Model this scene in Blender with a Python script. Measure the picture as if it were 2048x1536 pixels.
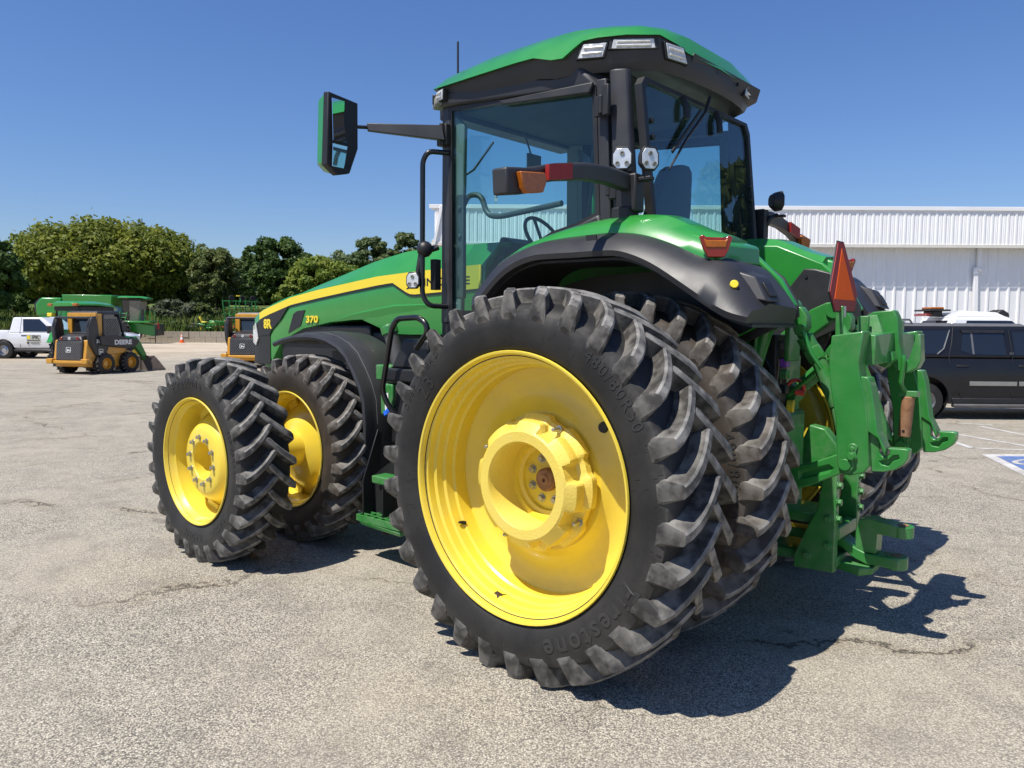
import bpy, math, random
import numpy as np
from math import sin, cos, pi, radians, hypot, atan2, sqrt
from mathutils import Vector, Matrix

scene = bpy.context.scene
for o in list(bpy.data.objects): bpy.data.objects.remove(o)
COL = scene.collection
rng = random.Random(7)

# ---------------------------------------------------------------- camera
cam = bpy.data.cameras.new('camera'); cam_o = bpy.data.objects.new('camera', cam); COL.objects.link(cam_o)
yaw, pitch, roll = radians(-49.135), radians(-4.345), radians(.27)
d = Vector((cos(pitch)*cos(yaw), cos(pitch)*sin(yaw), sin(pitch)))
r0 = d.cross(Vector((0, 0, 1))).normalized(); u0 = r0.cross(d)
r1 = r0*cos(roll)+u0*sin(roll); u1 = -r0*sin(roll)+u0*cos(roll)
M = Matrix((r1, u1, -d)).transposed().to_4x4(); M.translation = Vector((-2.514, 4.857, 1.789))
cam_o.matrix_world = M
cam.sensor_width = 36; cam.lens = 36*1554/2048; cam.clip_start = .05; cam.clip_end = 3000
scene.camera = cam_o
CAM = M.translation.copy()

# ---------------------------------------------------------------- light
SUN = Vector((.10, .555, 1.12)).normalized()
sun_el = math.asin(SUN.z); sun_az = atan2(SUN.x, SUN.y)
w = bpy.data.worlds.new('World'); scene.world = w; w.use_nodes = True
nt = w.node_tree; nt.nodes.clear()
out = nt.nodes.new('ShaderNodeOutputWorld'); bg = nt.nodes.new('ShaderNodeBackground')
sky = nt.nodes.new('ShaderNodeTexSky'); sky.sky_type = 'NISHITA'; sky.sun_disc = False
sky.sun_elevation = sun_el; sky.sun_rotation = sun_az
sky.altitude = 250; sky.air_density = 1.3; sky.dust_density = .3; sky.ozone_density = 4.0
bg.inputs['Strength'].default_value = .098
hs = nt.nodes.new('ShaderNodeHueSaturation'); hs.inputs['Saturation'].default_value = 1.1
tn = nt.nodes.new('ShaderNodeMix'); tn.data_type = 'RGBA'; tn.blend_type = 'MULTIPLY'; tn.inputs[0].default_value = 1; tn.inputs[7].default_value = (.67, .75, 1.0, 1)
nt.links.new(sky.outputs[0], hs.inputs['Color']); nt.links.new(hs.outputs[0], tn.inputs[6]); nt.links.new(tn.outputs[2], bg.inputs[0]); nt.links.new(bg.outputs[0], out.inputs[0])
sl = bpy.data.lights.new('sun', 'SUN'); sl.energy = 5.0; sl.angle = radians(.55); sl.color = (1, .95, .87)
so = bpy.data.objects.new('sun', sl); COL.objects.link(so)
so.rotation_euler = SUN.to_track_quat('Z', 'Y').to_euler(); so.location = (0, 0, 30)
vs = scene.view_settings; vs.view_transform = 'Standard'; vs.look = 'None'; vs.gamma = 1; vs.exposure = .3
scene.cycles.max_bounces = 8; scene.cycles.transparent_max_bounces = 24
scene.cycles.caustics_reflective = False; scene.cycles.caustics_refractive = False
scene.cycles.use_denoising = True

# ---------------------------------------------------------------- mesh helpers
def rotm(e): return np.array(Matrix.Rotation(e[2], 3, 'Z') @ Matrix.Rotation(e[1], 3, 'Y') @ Matrix.Rotation(e[0], 3, 'X'))
class MB:
    def __init__(s): s.v = []; s.f = []; s.m = []
    def add(s, v, f, mi=0):
        b = len(s.v); s.v += [tuple(map(float, p)) for p in v]
        s.f += [tuple(b+i for i in q) for q in f]; s.m += [mi]*len(f); return s
    def box(s, c, d, rot=None, mi=0, taper=1.0):
        x, y, z = d[0]/2, d[1]/2, d[2]/2; t = taper
        v = np.array([(-x,-y,-z),(x,-y,-z),(x,y,-z),(-x,y,-z),(-x*t,-y*t,z),(x*t,-y*t,z),(x*t,y*t,z),(-x*t,y*t,z)])
        if rot is not None: v = v @ rotm(rot).T
        v = v+np.array(c)
        return s.add(v, [(0,3,2,1),(4,5,6,7),(0,1,5,4),(1,2,6,5),(2,3,7,6),(3,0,4,7)], mi)
    def bb(s, x0, x1, y0, y1, z0, z1, mi=0): return s.box(((x0+x1)/2,(y0+y1)/2,(z0+z1)/2),(x1-x0,y1-y0,z1-z0),mi=mi)
    def prism(s, pts, ax, a, b, mi=0, yf=None):
        n = len(pts)
        def P(p, k):
            if ax == 'y': return (p[0], k+(yf(p[0]) if yf else 0), p[1])
            if ax == 'x': return (k, p[0], p[1])
            return (p[0], p[1], k)
        v = [P(p, a) for p in pts]+[P(p, b) for p in pts]
        ar = sum(pts[i][0]*pts[(i+1)%n][1]-pts[(i+1)%n][0]*pts[i][1] for i in range(n))
        flip = (ar > 0) != (ax == 'y')
        if b < a: flip = not flip
        A = tuple(range(n)); B = tuple(range(n, 2*n))
        f = [A[::-1] if flip else A, B if flip else B[::-1]]
        for i in range(n):
            j = (i+1) % n; q = (i, j, n+j, n+i); f.append(q if flip else q[::-1])
        return s.add(v, f, mi)
    def hull3(s, lo, hi, mi=0):
        """two matching rings of 3d points joined, both capped"""
        n = len(lo); f = [tuple(range(n))[::-1], tuple(range(n, 2*n))]
        for i in range(n):
            j = (i+1) % n; f.append((i, j, n+j, n+i))
        return s.add(list(lo)+list(hi), f, mi)
    def loft(s, rings, closed=True, caps=True, mi=0):
        n = len(rings[0]); v = [p for r in rings for p in r]; f = []
        for k in range(len(rings)-1):
            for i in range(n if closed else n-1):
                j = (i+1) % n; f.append((k*n+i, k*n+j, (k+1)*n+j, (k+1)*n+i))
        if caps and closed:
            f.append(tuple(range(n))[::-1]); f.append(tuple((len(rings)-1)*n+i for i in range(n)))
        return s.add(v, f, mi)
    def tube(s, path, r, n=10, caps=True, mi=0, sq=False, round_=0):
        P = [Vector(p) for p in path]
        if round_: P = fillet(P, round_)
        R = r if isinstance(r, (list, tuple)) else [r]*len(P)
        rings = []; up = None
        for i, p in enumerate(P):
            t = (P[min(i+1, len(P)-1)]-P[max(i-1, 0)]).normalized()
            if up is None:
                up = Vector((0, 0, 1)) if abs(t.z) < .9 else Vector((1, 0, 0))
            a = t.cross(up).normalized(); up = a.cross(t).normalized()
            rings.append([tuple(p+(a*cos(2*pi*k/n+(pi/4 if sq else 0))+up*sin(2*pi*k/n+(pi/4 if sq else 0)))*R[i]) for k in range(n)])
        return s.loft(rings, True, caps, mi)
    def cyl(s, a, b, r, n=16, r2=None, mi=0): return s.tube([a, b], [r, r if r2 is None else r2], n, mi=mi)
    def lathe(s, prof, c=(0,0,0), ax='y', n=48, mi=0, closed=False, mod=None):
        """prof: (radius, offset along axis)"""
        m = len(prof); v = []
        for i in range(n):
            a = 2*pi*i/n; ca, sa = cos(a), sin(a)
            for k, (r, t) in enumerate(prof):
                if mod: r, t = mod(r, t, a, k)
                if ax == 'y': v.append((c[0]+r*ca, c[1]+t, c[2]+r*sa))
                elif ax == 'z': v.append((c[0]+r*ca, c[1]+r*sa, c[2]+t))
                else: v.append((c[0]+t, c[1]+r*ca, c[2]+r*sa))
        f = []
        for i in range(n):
            j = (i+1) % n
            for k in range(m if closed else m-1):
                l = (k+1) % m
                q = (i*m+k, j*m+k, j*m+l, i*m+l); f.append(q if ax == 'y' else q[::-1])
        return s.add(v, f, mi)
    def ico(s, c, r, n=10, mi=0, sc=(1,1,1)):
        prof = [(max(1e-4, sin(pi*k/n))*r, -cos(pi*k/n)*r) for k in range(n+1)]
        b = len(s.v); s.lathe(prof, ax='z', n=2*n, mi=mi)
        for i in range(b, len(s.v)):
            p = s.v[i]; s.v[i] = (p[0]*sc[0]+c[0], p[1]*sc[1]+c[1], p[2]*sc[2]+c[2])
        return s
    def tf(s, M):
        for i, p in enumerate(s.v): s.v[i] = tuple(M @ Vector(p))
        return s
    def mirror_y(s, keep=True):
        b = len(s.v); nv = [(p[0], -p[1], p[2]) for p in s.v]; nf = [tuple(q[::-1]) for q in s.f]
        if keep: s.add(nv, nf); s.m[-len(nf):] = s.m[:len(nf)]
        else: s.v = nv; s.f = nf
        return s
    def mesh(s, name, mats, smooth=35):
        me = bpy.data.meshes.new(name); me.from_pydata(s.v, [], s.f)
        for m in (mats if isinstance(mats, (list, tuple)) else [mats]): me.materials.append(m)
        if any(s.m): me.polygons.foreach_set('material_index', s.m)
        if smooth:
            me.polygons.foreach_set('use_smooth', [True]*len(me.polygons))
            me.set_sharp_from_angle(angle=radians(smooth))
        me.update(); return me
    def build(s, name, mats, parent=None, smooth=35, bevel=0, seg=2, fixn=False):
        me = s.mesh(name, mats, smooth)
        if fixn: fix_normals(me)
        return link(name, me, parent, bevel, seg)
def fix_normals(me):
    import bmesh
    bm = bmesh.new(); bm.from_mesh(me); bmesh.ops.recalc_face_normals(bm, faces=bm.faces); bm.to_mesh(me); bm.free()
def link(name, me, parent=None, bevel=0, seg=2):
    o = bpy.data.objects.new(name, me); COL.objects.link(o)
    if parent: o.parent = parent
    if bevel:
        fix_normals(me)
        b = o.modifiers.new('bevel', 'BEVEL'); b.width = bevel; b.segments = seg; b.limit_method = 'ANGLE'
        b.angle_limit = radians(38); b.harden_normals = False
    return o
def fillet(P, r, k=5):
    out = [P[0]]
    for i in range(1, len(P)-1):
        a, b, c = P[i-1], P[i], P[i+1]
        e1, e2 = (a-b), (c-b); q = min(r, e1.length*.48, e2.length*.48)
        p1, p2 = b+e1.normalized()*q, b+e2.normalized()*q
        for j in range(k+1):
            t = j/k; out.append(p1*(1-t)**2+b*2*t*(1-t)+p2*t*t)
    out.append(P[-1]); return out
def empty(name, loc=(0,0,0), rz=0, parent=None):
    o = bpy.data.objects.new(name, None); COL.objects.link(o); o.location = loc; o.rotation_euler = (0, 0, rz)
    o.empty_display_size = .2
    if parent: o.parent = parent
    return o
def tag(o, label=None, cat=None, group=None, kind=None):
    if label: o['label'] = label
    if cat: o['category'] = cat
    if group: o['group'] = group
    if kind: o['kind'] = kind
    return o
def copy_tree(o, parent=None):
    c = o.copy(); COL.objects.link(c); c.parent = parent
    for ch in list(o.children): copy_tree(ch, c)
    return c
def text_geo(s, height, depth=.004, bold=0, spacing=1.0):
    """lettering as verts (x right, y up, z out) with cap height `height`"""
    cu = bpy.data.curves.new('t', 'FONT'); cu.body = s; cu.size = height/.7; cu.extrude = depth/2; cu.offset = bold
    cu.resolution_u = 3; cu.space_character = spacing; cu.align_x = 'CENTER'
    ob = bpy.data.objects.new('t', cu); COL.objects.link(ob)
    bpy.context.view_layer.update()
    me = bpy.data.meshes.new_from_object(ob.evaluated_get(bpy.context.evaluated_depsgraph_get()))
    v = [tuple(p.co) for p in me.vertices]; f = [tuple(p.vertices) for p in me.polygons]
    bpy.data.objects.remove(ob); bpy.data.curves.remove(cu); bpy.data.meshes.remove(me)
    return v, f
def text_plate(s, height, M, width=None, **k):
    v, f = text_geo(s, height, **k); mb = MB()
    if width:
        xs = [p[0] for p in v]; q = width/(max(xs)-min(xs)); v = [(p[0]*q, p[1], p[2]) for p in v]
    v = [tuple(M @ Vector((p[0], p[1]-height/2, p[2]))) for p in v]
    return mb.add(v, f)
def frame(o, xax, yax):
    """matrix placing text at o with the reading direction xax, up yax"""
    x = Vector(xax).normalized(); z = x.cross(Vector(yax)).normalized(); y = z.cross(x)
    m = Matrix((x, y, z)).transposed().to_4x4(); m.translation = Vector(o); return m

# ---------------------------------------------------------------- materials
def N(nt, t, **k):
    n = nt.nodes.new(t)
    for a, b in k.items():
        if a in n.inputs.keys() if hasattr(n.inputs, 'keys') else False: n.inputs[a].default_value = b
        else: setattr(n, a, b)
    return n
def mat(name, col, rough=.5, metal=0, coat=0, var=.12, vscale=6, dirt=None, dirt_amt=.0, dscale=3, bump=0, bscale=80, spec=.5, rvar=.1, emit=None, wear=None):
    m = bpy.data.materials.new(name); m.use_nodes = True; t = m.node_tree; L = t.links.new
    b = t.nodes['Principled BSDF']; b.inputs['Metallic'].default_value = metal
    b.inputs['Coat Weight'].default_value = coat; b.inputs['Coat Roughness'].default_value = .05
    b.inputs['Specular IOR Level'].default_value = spec
    tc = t.nodes.new('ShaderNodeTexCoord')
    n1 = t.nodes.new('ShaderNodeTexNoise'); n1.inputs['Scale'].default_value = vscale; n1.inputs['Detail'].default_value = 5
    L(tc.outputs['Object'], n1.inputs['Vector'])
    mr = t.nodes.new('ShaderNodeMapRange'); mr.inputs[1].default_value = .3; mr.inputs[2].default_value = .7
    mr.inputs[3].default_value = 1-var; mr.inputs[4].default_value = 1+var; L(n1.outputs[0], mr.inputs[0])
    mu = t.nodes.new('ShaderNodeVectorMath'); mu.operation = 'SCALE'; mu.inputs[0].default_value = col[:3]; L(mr.outputs[0], mu.inputs['Scale'])
    c = mu.outputs[0]
    if dirt:
        n2 = t.nodes.new('ShaderNodeTexNoise'); n2.inputs['Scale'].default_value = dscale; n2.inputs['Detail'].default_value = 8; n2.inputs['Roughness'].default_value = .65
        L(tc.outputs['Object'], n2.inputs['Vector'])
        m2 = t.nodes.new('ShaderNodeMapRange'); m2.inputs[1].default_value = .42; m2.inputs[2].default_value = .68; m2.inputs[3].default_value = dirt_amt*.25; m2.inputs[4].default_value = dirt_amt; L(n2.outputs[0], m2.inputs[0])
        mx = t.nodes.new('ShaderNodeMix'); mx.data_type = 'RGBA'; L(m2.outputs[0], mx.inputs[0]); L(c, mx.inputs[6]); mx.inputs[7].default_value = (*dirt, 1); c = mx.outputs[2]
    if wear:
        g = t.nodes.new('ShaderNodeNewGeometry'); m3 = t.nodes.new('ShaderNodeMapRange')
        m3.inputs[1].default_value = wear[1]; m3.inputs[2].default_value = wear[2]; m3.inputs[3].default_value = 0; m3.inputs[4].default_value = wear[3]
        n3 = t.nodes.new('ShaderNodeTexNoise'); n3.inputs['Scale'].default_value = 14; n3.inputs['Detail'].default_value = 8; L(tc.outputs['Object'], n3.inputs['Vector'])
        L(g.outputs['Pointiness'], m3.inputs[0]); mm = t.nodes.new('ShaderNodeMath'); mm.operation = 'MULTIPLY'; L(m3.outputs[0], mm.inputs[0])
        m4 = t.nodes.new('ShaderNodeMapRange'); m4.inputs[1].default_value = .4; m4.inputs[2].default_value = .62; m4.inputs[3].default_value = .15; L(n3.outputs[0], m4.inputs[0]); L(m4.outputs[0], mm.inputs[1])
        mx = t.nodes.new('ShaderNodeMix'); mx.data_type = 'RGBA'; L(mm.outputs[0], mx.inputs[0]); L(c, mx.inputs[6]); mx.inputs[7].default_value = (*wear[0], 1); c = mx.outputs[2]
    L(c, b.inputs['Base Color'])
    mr2 = t.nodes.new('ShaderNodeMapRange'); mr2.inputs[1].default_value = .3; mr2.inputs[2].default_value = .7
    mr2.inputs[3].default_value = max(.02, rough-rvar*rough); mr2.inputs[4].default_value = min(1, rough+rvar*rough); L(n1.outputs[0], mr2.inputs[0]); L(mr2.outputs[0], b.inputs['Roughness'])
    if bump:
        n4 = t.nodes.new('ShaderNodeTexNoise'); n4.inputs['Scale'].default_value = bscale; n4.inputs['Detail'].default_value = 4; L(tc.outputs['Object'], n4.inputs['Vector'])
        bp = t.nodes.new('ShaderNodeBump'); bp.inputs['Strength'].default_value = bump; bp.inputs['Distance'].default_value = .01; L(n4.outputs[0], bp.inputs['Height']); L(bp.outputs[0], b.inputs['Normal'])
    if emit: b.inputs['Emission Color'].default_value = (*emit[0], 1); b.inputs['Emission Strength'].default_value = emit[1]
    return m
def glass(name, tint, refl=1.0, ior=1.5, rough=.0):
    m = bpy.data.materials.new(name); m.use_nodes = True; t = m.node_tree; t.nodes.clear(); L = t.links.new
    o = t.nodes.new('ShaderNodeOutputMaterial'); mx = t.nodes.new('ShaderNodeMixShader'); tr = t.nodes.new('ShaderNodeBsdfTransparent')
    gl = t.nodes.new('ShaderNodeBsdfGlossy'); fr = t.nodes.new('ShaderNodeFresnel'); ge = t.nodes.new('ShaderNodeNewGeometry'); im = t.nodes.new('ShaderNodeMapRange'); im.inputs[3].default_value = ior; im.inputs[4].default_value = 1/ior; L(ge.outputs['Backfacing'], im.inputs[0]); L(im.outputs[0], fr.inputs[0])
    tc = t.nodes.new('ShaderNodeTexCoord'); n = t.nodes.new('ShaderNodeTexNoise'); n.inputs['Scale'].default_value = 5; L(tc.outputs['Object'], n.inputs['Vector'])
    rm = t.nodes.new('ShaderNodeMapRange'); rm.inputs[3].default_value = rough; rm.inputs[4].default_value = rough+.01; L(n.outputs[0], rm.inputs[0]); L(rm.outputs[0], gl.inputs['Roughness'])
    tr.inputs[0].default_value = (*tint, 1); gl.inputs[0].default_value = (refl, refl, refl, 1)
    L(fr.outputs[0], mx.inputs[0]); L(tr.outputs[0], mx.inputs[1]); L(gl.outputs[0], mx.inputs[2]); L(mx.outputs[0], o.inputs[0]); return m
G = {}
G['green'] = mat('green_paint', (.024, .25, .036), .32, coat=.55, var=.05, dirt=(.16,.17,.1), dirt_amt=.05, spec=.5)
G['green_cast'] = mat('green_cast_paint', (.018, .205, .028), .42, coat=.3, var=.08, dirt=(.10,.13,.07), dirt_amt=.12, dscale=5, bump=.06, bscale=60, wear=((.3,.34,.26), .53, .62, .5))
G['yellow'] = mat('yellow_paint', (.84, .635, .045), .36, coat=.4, var=.06, vscale=3, dirt=(.44,.36,.2), dirt_amt=.22, dscale=5)
G['yellow_cast'] = mat('yellow_cast_paint', (.84, .64, .09), .42, coat=.25, var=.06, dirt=(.45,.37,.2), dirt_amt=.28, bump=.25, bscale=90)
G['stripe'] = mat('yellow_stripe', (.86, .66, .03), .4, coat=.3, var=.02)
G['plastic'] = mat('black_plastic', (.022, .022, .025), .46, var=.12, dirt=(.07,.068,.066), dirt_amt=.28, dscale=2.5, bump=.08, bscale=350)
G['plastic_dark'] = mat('dark_plastic', (.012, .012, .013), .5, var=.1, dirt=(.05,.05,.048), dirt_amt=.15)
G['plastic_grey'] = mat('grey_plastic', (.075, .073, .075), .5, var=.08, dirt=(.16,.155,.15), dirt_amt=.4, dscale=3, bump=.08, bscale=300)
G['black_paint'] = mat('black_paint', (.008, .008, .009), .3, coat=.3, var=.1)
G['steel'] = mat('zinc_steel', (.5, .5, .47), .38, metal=.9, var=.12, dirt=(.2,.18,.14), dirt_amt=.3)
G['rust'] = mat('rusty_steel', (.22, .10, .045), .85, var=.35, vscale=14, dirt=(.42,.25,.14), dirt_amt=.6, dscale=18, bump=.3, bscale=40)
G['chrome'] = mat('mirror_glass', (.8, .82, .84), .015, metal=1, var=.01, rvar=0)
G['amber'] = mat('amber_lens', (.40, .11, .008), .25, coat=.15, var=.15, vscale=40)
G['red'] = mat('red_lens', (.24, .008, .008), .15, coat=.6, var=.15, vscale=40)
G['red_refl'] = mat('red_reflector', (.30, .012, .01), .5, var=.1, vscale=60)
G['orange_fluo'] = mat('fluorescent_orange', (1.0, .16, .035), .75, var=.02, spec=.05)
G['lens'] = mat('clear_lens', (.62, .63, .62), .12, coat=.9, var=.25, vscale=45)
G['led'] = mat('led_reflector', (.75, .75, .73), .25, metal=.4, var=.15, vscale=30)
G['white'] = mat('white_marking', (.8, .8, .78), .5, var=.03)
G['blue'] = mat('blue_plastic', (.02, .12, .62), .35, var=.1)
G['purple'] = mat('purple_plastic', (.25, .07, .45), .4, var=.1)
G['redp'] = mat('red_plastic', (.62, .05, .03), .4, var=.1)
G['seat'] = mat('seat_fabric', (.03, .032, .034), .85, var=.2, vscale=30, bump=.2, bscale=200)
G['headliner'] = mat('cab_headliner', (.05, .053, .055), .8, var=.06)
G['trim'] = mat('cab_trim_beige', (.25, .25, .22), .7, var=.06)
G['car_screen'] = mat('dark_screen', (.02,.03,.045), .1, coat=.5, var=.05)
G['glass'] = glass('tinted_glass', (.76, .91, .91), .8)
G['mirror_lens'] = G['chrome']
def rubber(name, base, dust, amt, low=None):
    return mat(name, base, .62, var=.22, vscale=3.5, dirt=dust, dirt_amt=amt, dscale=3.2, bump=.05, bscale=110, rvar=.25, spec=.35, wear=((.24, .225, .20), .515, .60, .75))
G['rubber'] = rubber('tyre_rubber', (.0125, .0123, .012), (.068, .062, .054), .34)
def tread(name, base, dust, amt):
    return mat(name, base, .58, var=.3, vscale=9, dirt=dust, dirt_amt=amt, dscale=16, bump=.12, bscale=55, rvar=.25, spec=.4, wear=((.30, .285, .26), .51, .57, .85))
G['tread'] = tread('tyre_tread', (.015, .0147, .0143), (.085, .079, .07), .36)
G['tread_edge'] = tread('scuffed_tread_edge', (.05, .048, .045), (.22, .21, .19), .7)
G['tread_in'] = tread('dusty_tyre_tread', (.025, .022, .019), (.10, .082, .066), .5)
G['tread_f'] = tread('weathered_tyre_tread', (.018, .0175, .017), (.09, .085, .078), .34)
G['rubber_in'] = rubber('dusty_tyre_rubber', (.024, .021, .018), (.10, .075, .055), .6)
G['rubber_f'] = rubber('weathered_tyre_rubber', (.015, .0148, .0145), (.078, .073, .066), .38)
G['letter'] = mat('raised_rubber', (.0165, .016, .0155), .55, var=.2, vscale=30, dirt=(.075,.07,.062), dirt_amt=.35)
def interp(x, xs, ys): return float(np.interp(x, xs, ys))
def part(name, mb, m, bevel=0, smooth=35, parent=None, label=None, seg=2):
    o = mb.build(name, m if not isinstance(m, str) else G[m], parent or TR, smooth, bevel, seg)
    if label: o['label'] = label
    return o
def place(name, me, parent, loc=(0,0,0), rot=(0,0,0), sc=(1,1,1)):
    o = link(name, me, parent); o.location = loc; o.rotation_euler = rot; o.scale = sc; return o
def cut(o, mb, bevel=None):
    """real recess: subtract a shape from a part and keep only the result"""
    me = mb.mesh('cutter', [], 0); fix_normals(me); c = bpy.data.objects.new('cutter', me); COL.objects.link(c); c.parent = o.parent
    bv = [(m.width, m.segments) for m in o.modifiers if m.type == 'BEVEL']; o.modifiers.clear()
    m = o.modifiers.new('cut', 'BOOLEAN'); m.object = c; m.operation = 'DIFFERENCE'; m.solver = 'EXACT'
    bpy.context.view_layer.update()
    ne = bpy.data.meshes.new_from_object(o.evaluated_get(bpy.context.evaluated_depsgraph_get()))
    o.modifiers.clear(); o.data = ne; bpy.data.objects.remove(c); bpy.data.meshes.remove(me)
    ne.polygons.foreach_set('use_smooth', [True]*len(ne.polygons)); ne.set_sharp_from_angle(angle=radians(35))
    for w_, s_ in bv:
        b = o.modifiers.new('bevel', 'BEVEL'); b.width = w_; b.segments = s_; b.limit_method = 'ANGLE'; b.angle_limit = radians(38)
    return o
# ================================================================ the setting
def gh(x, y=0): return interp(x, [-1000,6,20,60,200], [0,0,.12,.27,.6])
def ground_mat():
    m = bpy.data.materials.new('weathered_asphalt'); m.use_nodes = True; t = m.node_tree; L = t.links.new
    b = t.nodes['Principled BSDF']; b.inputs['Specular IOR Level'].default_value = .3
    tc = t.nodes.new('ShaderNodeTexCoord'); P = tc.outputs['Object']
    def noise(sc, det=6, rough=.6, vec=None):
        n = t.nodes.new('ShaderNodeTexNoise'); n.inputs['Scale'].default_value = sc; n.inputs['Detail'].default_value = det; n.inputs['Roughness'].default_value = rough; L(vec or P, n.inputs['Vector']); return n.outputs[0]
    def rng_(v, a, b_, c, d_):
        n = t.nodes.new('ShaderNodeMapRange'); L(v, n.inputs[0])
        for i, q in enumerate((a, b_, c, d_)): n.inputs[i+1].default_value = q
        return n.outputs[0]
    def mix(f, a, b_):
        n = t.nodes.new('ShaderNodeMix'); n.data_type = 'RGBA'
        for k, s in ((0, f), (6, a), (7, b_)):
            if isinstance(s, tuple): n.inputs[k].default_value = (*s, 1)
            elif isinstance(s, float): n.inputs[k].default_value = s
            else: L(s, n.inputs[k])
        return n.outputs[2]
    def math_(op, a, b_):
        n = t.nodes.new('ShaderNodeMath'); n.operation = op
        for i, s in enumerate((a, b_)):
            if isinstance(s, (int, float)): n.inputs[i].default_value = s
            else: L(s, n.inputs[i])
        return n.outputs[0]
    # stones
    vo = t.nodes.new('ShaderNodeTexVoronoi'); vo.inputs['Scale'].default_value = 122; vo.inputs['Randomness'].default_value = 1; L(P, vo.inputs['Vector'])
    se = t.nodes.new('ShaderNodeSeparateColor'); L(vo.outputs['Color'], se.inputs[0])
    stone = mix(rng_(se.outputs[0], 0, 1, 0, 1), (.275,.243,.190), (.59,.535,.425))
    stone = mix(rng_(se.outputs[1], .86, .95, 0, .8), stone, (.10,.095,.095))
    stone = mix(rng_(se.outputs[2], .90, .95, 0, .7), stone, (.76,.70,.57))
    c = mix(rng_(vo.outputs['Distance'], .42, .75, 0, .85), stone, (.075,.07,.065))
    big = noise(.55, 5); mid = noise(2.6, 6)
    c = mix(rng_(big, .40, .66, 0, .5), c, (.43,.38,.295))
    c = mix(rng_(mid, .48, .70, 0, .38), c, (.15,.135,.115))
    st = noise(.9, 7, .7); c = mix(rng_(st, .635, .72, 0, .55), c, (.13,.105,.075))
    oil = noise(1.9, 3, .5); c = mix(rng_(oil, .70, .76, 0, .6), c, (.075,.07,.062))
    # cracks
    wn = t.nodes.new('ShaderNodeTexNoise'); wn.inputs['Scale'].default_value = 1.5; wn.inputs['Detail'].default_value = 6; wn.inputs['Roughness'].default_value = .7; L(P, wn.inputs['Vector'])
    sc = t.nodes.new('ShaderNodeVectorMath'); sc.operation = 'SCALE'; L(wn.outputs['Color'], sc.inputs[0]); sc.inputs['Scale'].default_value = .9
    ad = t.nodes.new('ShaderNodeVectorMath'); L(P, ad.inputs[0]); L(sc.outputs[0], ad.inputs[1])
    v2 = t.nodes.new('ShaderNodeTexVoronoi'); v2.feature = 'DISTANCE_TO_EDGE'; v2.inputs['Scale'].default_value = .36; L(ad.outputs[0], v2.inputs['Vector'])
    cm = math_('MULTIPLY', rng_(v2.outputs['Distance'], .0, .008, 1, 0), rng_(noise(.7, 4), .44, .58, 0, 1))
    halo = math_('MULTIPLY', rng_(v2.outputs['Distance'], .0, .045, 1, 0), rng_(noise(.7, 4), .42, .60, 0, 1))
    c = mix(math_('MULTIPLY', halo, .35), c, (.22,.17,.10)); c = mix(math_('MULTIPLY', cm, .9), c, (.045,.04,.035))
    # dirt and gravel further out
    sx = t.nodes.new('ShaderNodeSeparateXYZ'); L(P, sx.inputs[0])
    edge = math_('ADD', sx.outputs[0], math_('MULTIPLY', noise(.12, 5), 26.0))
    gr = mix(rng_(noise(9, 8, .7), .35, .65, 0, 1), (.40,.33,.24), (.55,.47,.36)); gr = mix(rng_(noise(.25, 6), .45, .65, 0, .6), gr, (.30,.235,.16))
    c = mix(rng_(edge, 42, 55, 0, 1), c, gr)
    L(c, b.inputs['Base Color']); b.inputs['Roughness'].default_value = .88
    h = math_('ADD', math_('MULTIPLY', rng_(vo.outputs['Distance'], 0, .6, 1, 0), .5), math_('MULTIPLY', se.outputs[1], .5)); h = math_('SUBTRACT', h, math_('MULTIPLY', cm, 2.0))
    bp = t.nodes.new('ShaderNodeBump'); bp.inputs['Strength'].default_value = .75; bp.inputs['Distance'].default_value = .006; L(h, bp.inputs['Height'])
    b2 = t.nodes.new('ShaderNodeBump'); b2.inputs['Strength'].default_value = .5; b2.inputs['Distance'].default_value = .05; L(mid, b2.inputs['Height']); L(bp.outputs[0], b2.inputs['Normal']); L(b2.outputs[0], b.inputs['Normal'])
    return m
gx = [-600,-200,-60,-20,-5,6,8,10,12,14,16,18,20,25,30,40,50,60,80,120,200,600,1500]; gy = [-1500,-600,-200,-100,-60,-30,-10,10,40,120,400,1500]
mb = MB(); mb.v = [(x, y, gh(x)) for x in gx for y in gy]
mb.f = [(i*len(gy)+j, (i+1)*len(gy)+j, (i+1)*len(gy)+j+1, i*len(gy)+j+1) for i in range(len(gx)-1) for j in range(len(gy)-1)]; mb.m = [0]*len(mb.f)
tag(mb.build('ground', ground_mat(), smooth=60), kind='structure')

G['paint_line'] = mat('worn_white_paint', (.62,.61,.58), .7, var=.15, vscale=3, dirt=(.34,.31,.27), dirt_amt=1.0, dscale=5, bump=.2, bscale=60)
G['paint_blue'] = mat('worn_blue_paint', (.05,.13,.36), .7, var=.2, vscale=4, dirt=(.32,.31,.30), dirt_amt=.45, dscale=7)
def gat(px, py, z=.004):
    q = d+r1*((px-1024)/1554)-u1*((py-768)/1554); t_ = (z-CAM.z)/q.z; p = CAM+q*t_; return (p.x, p.y)
def marking(name, quad, m, z=.004, label=None):
    o = MB().add([(x, y, z) for x, y in quad], [(0,1,2,3)]).build(name, G[m], smooth=0); fix_up(o); return tag(o, kind='structure')
def fix_up(o):
    if o.data.polygons[0].normal.z < 0: o.data.flip_normals()
def line(a, b, wd, m='paint_line', name='parking_line', z=.004):
    a, b = Vector(a), Vector(b); n_ = Vector((-(b-a).y, (b-a).x)).normalized()*wd/2
    return marking(name, [tuple(a+n_), tuple(b+n_), tuple(b-n_), tuple(a-n_)], m, z)
LD = (-.74,-.67)
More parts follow.
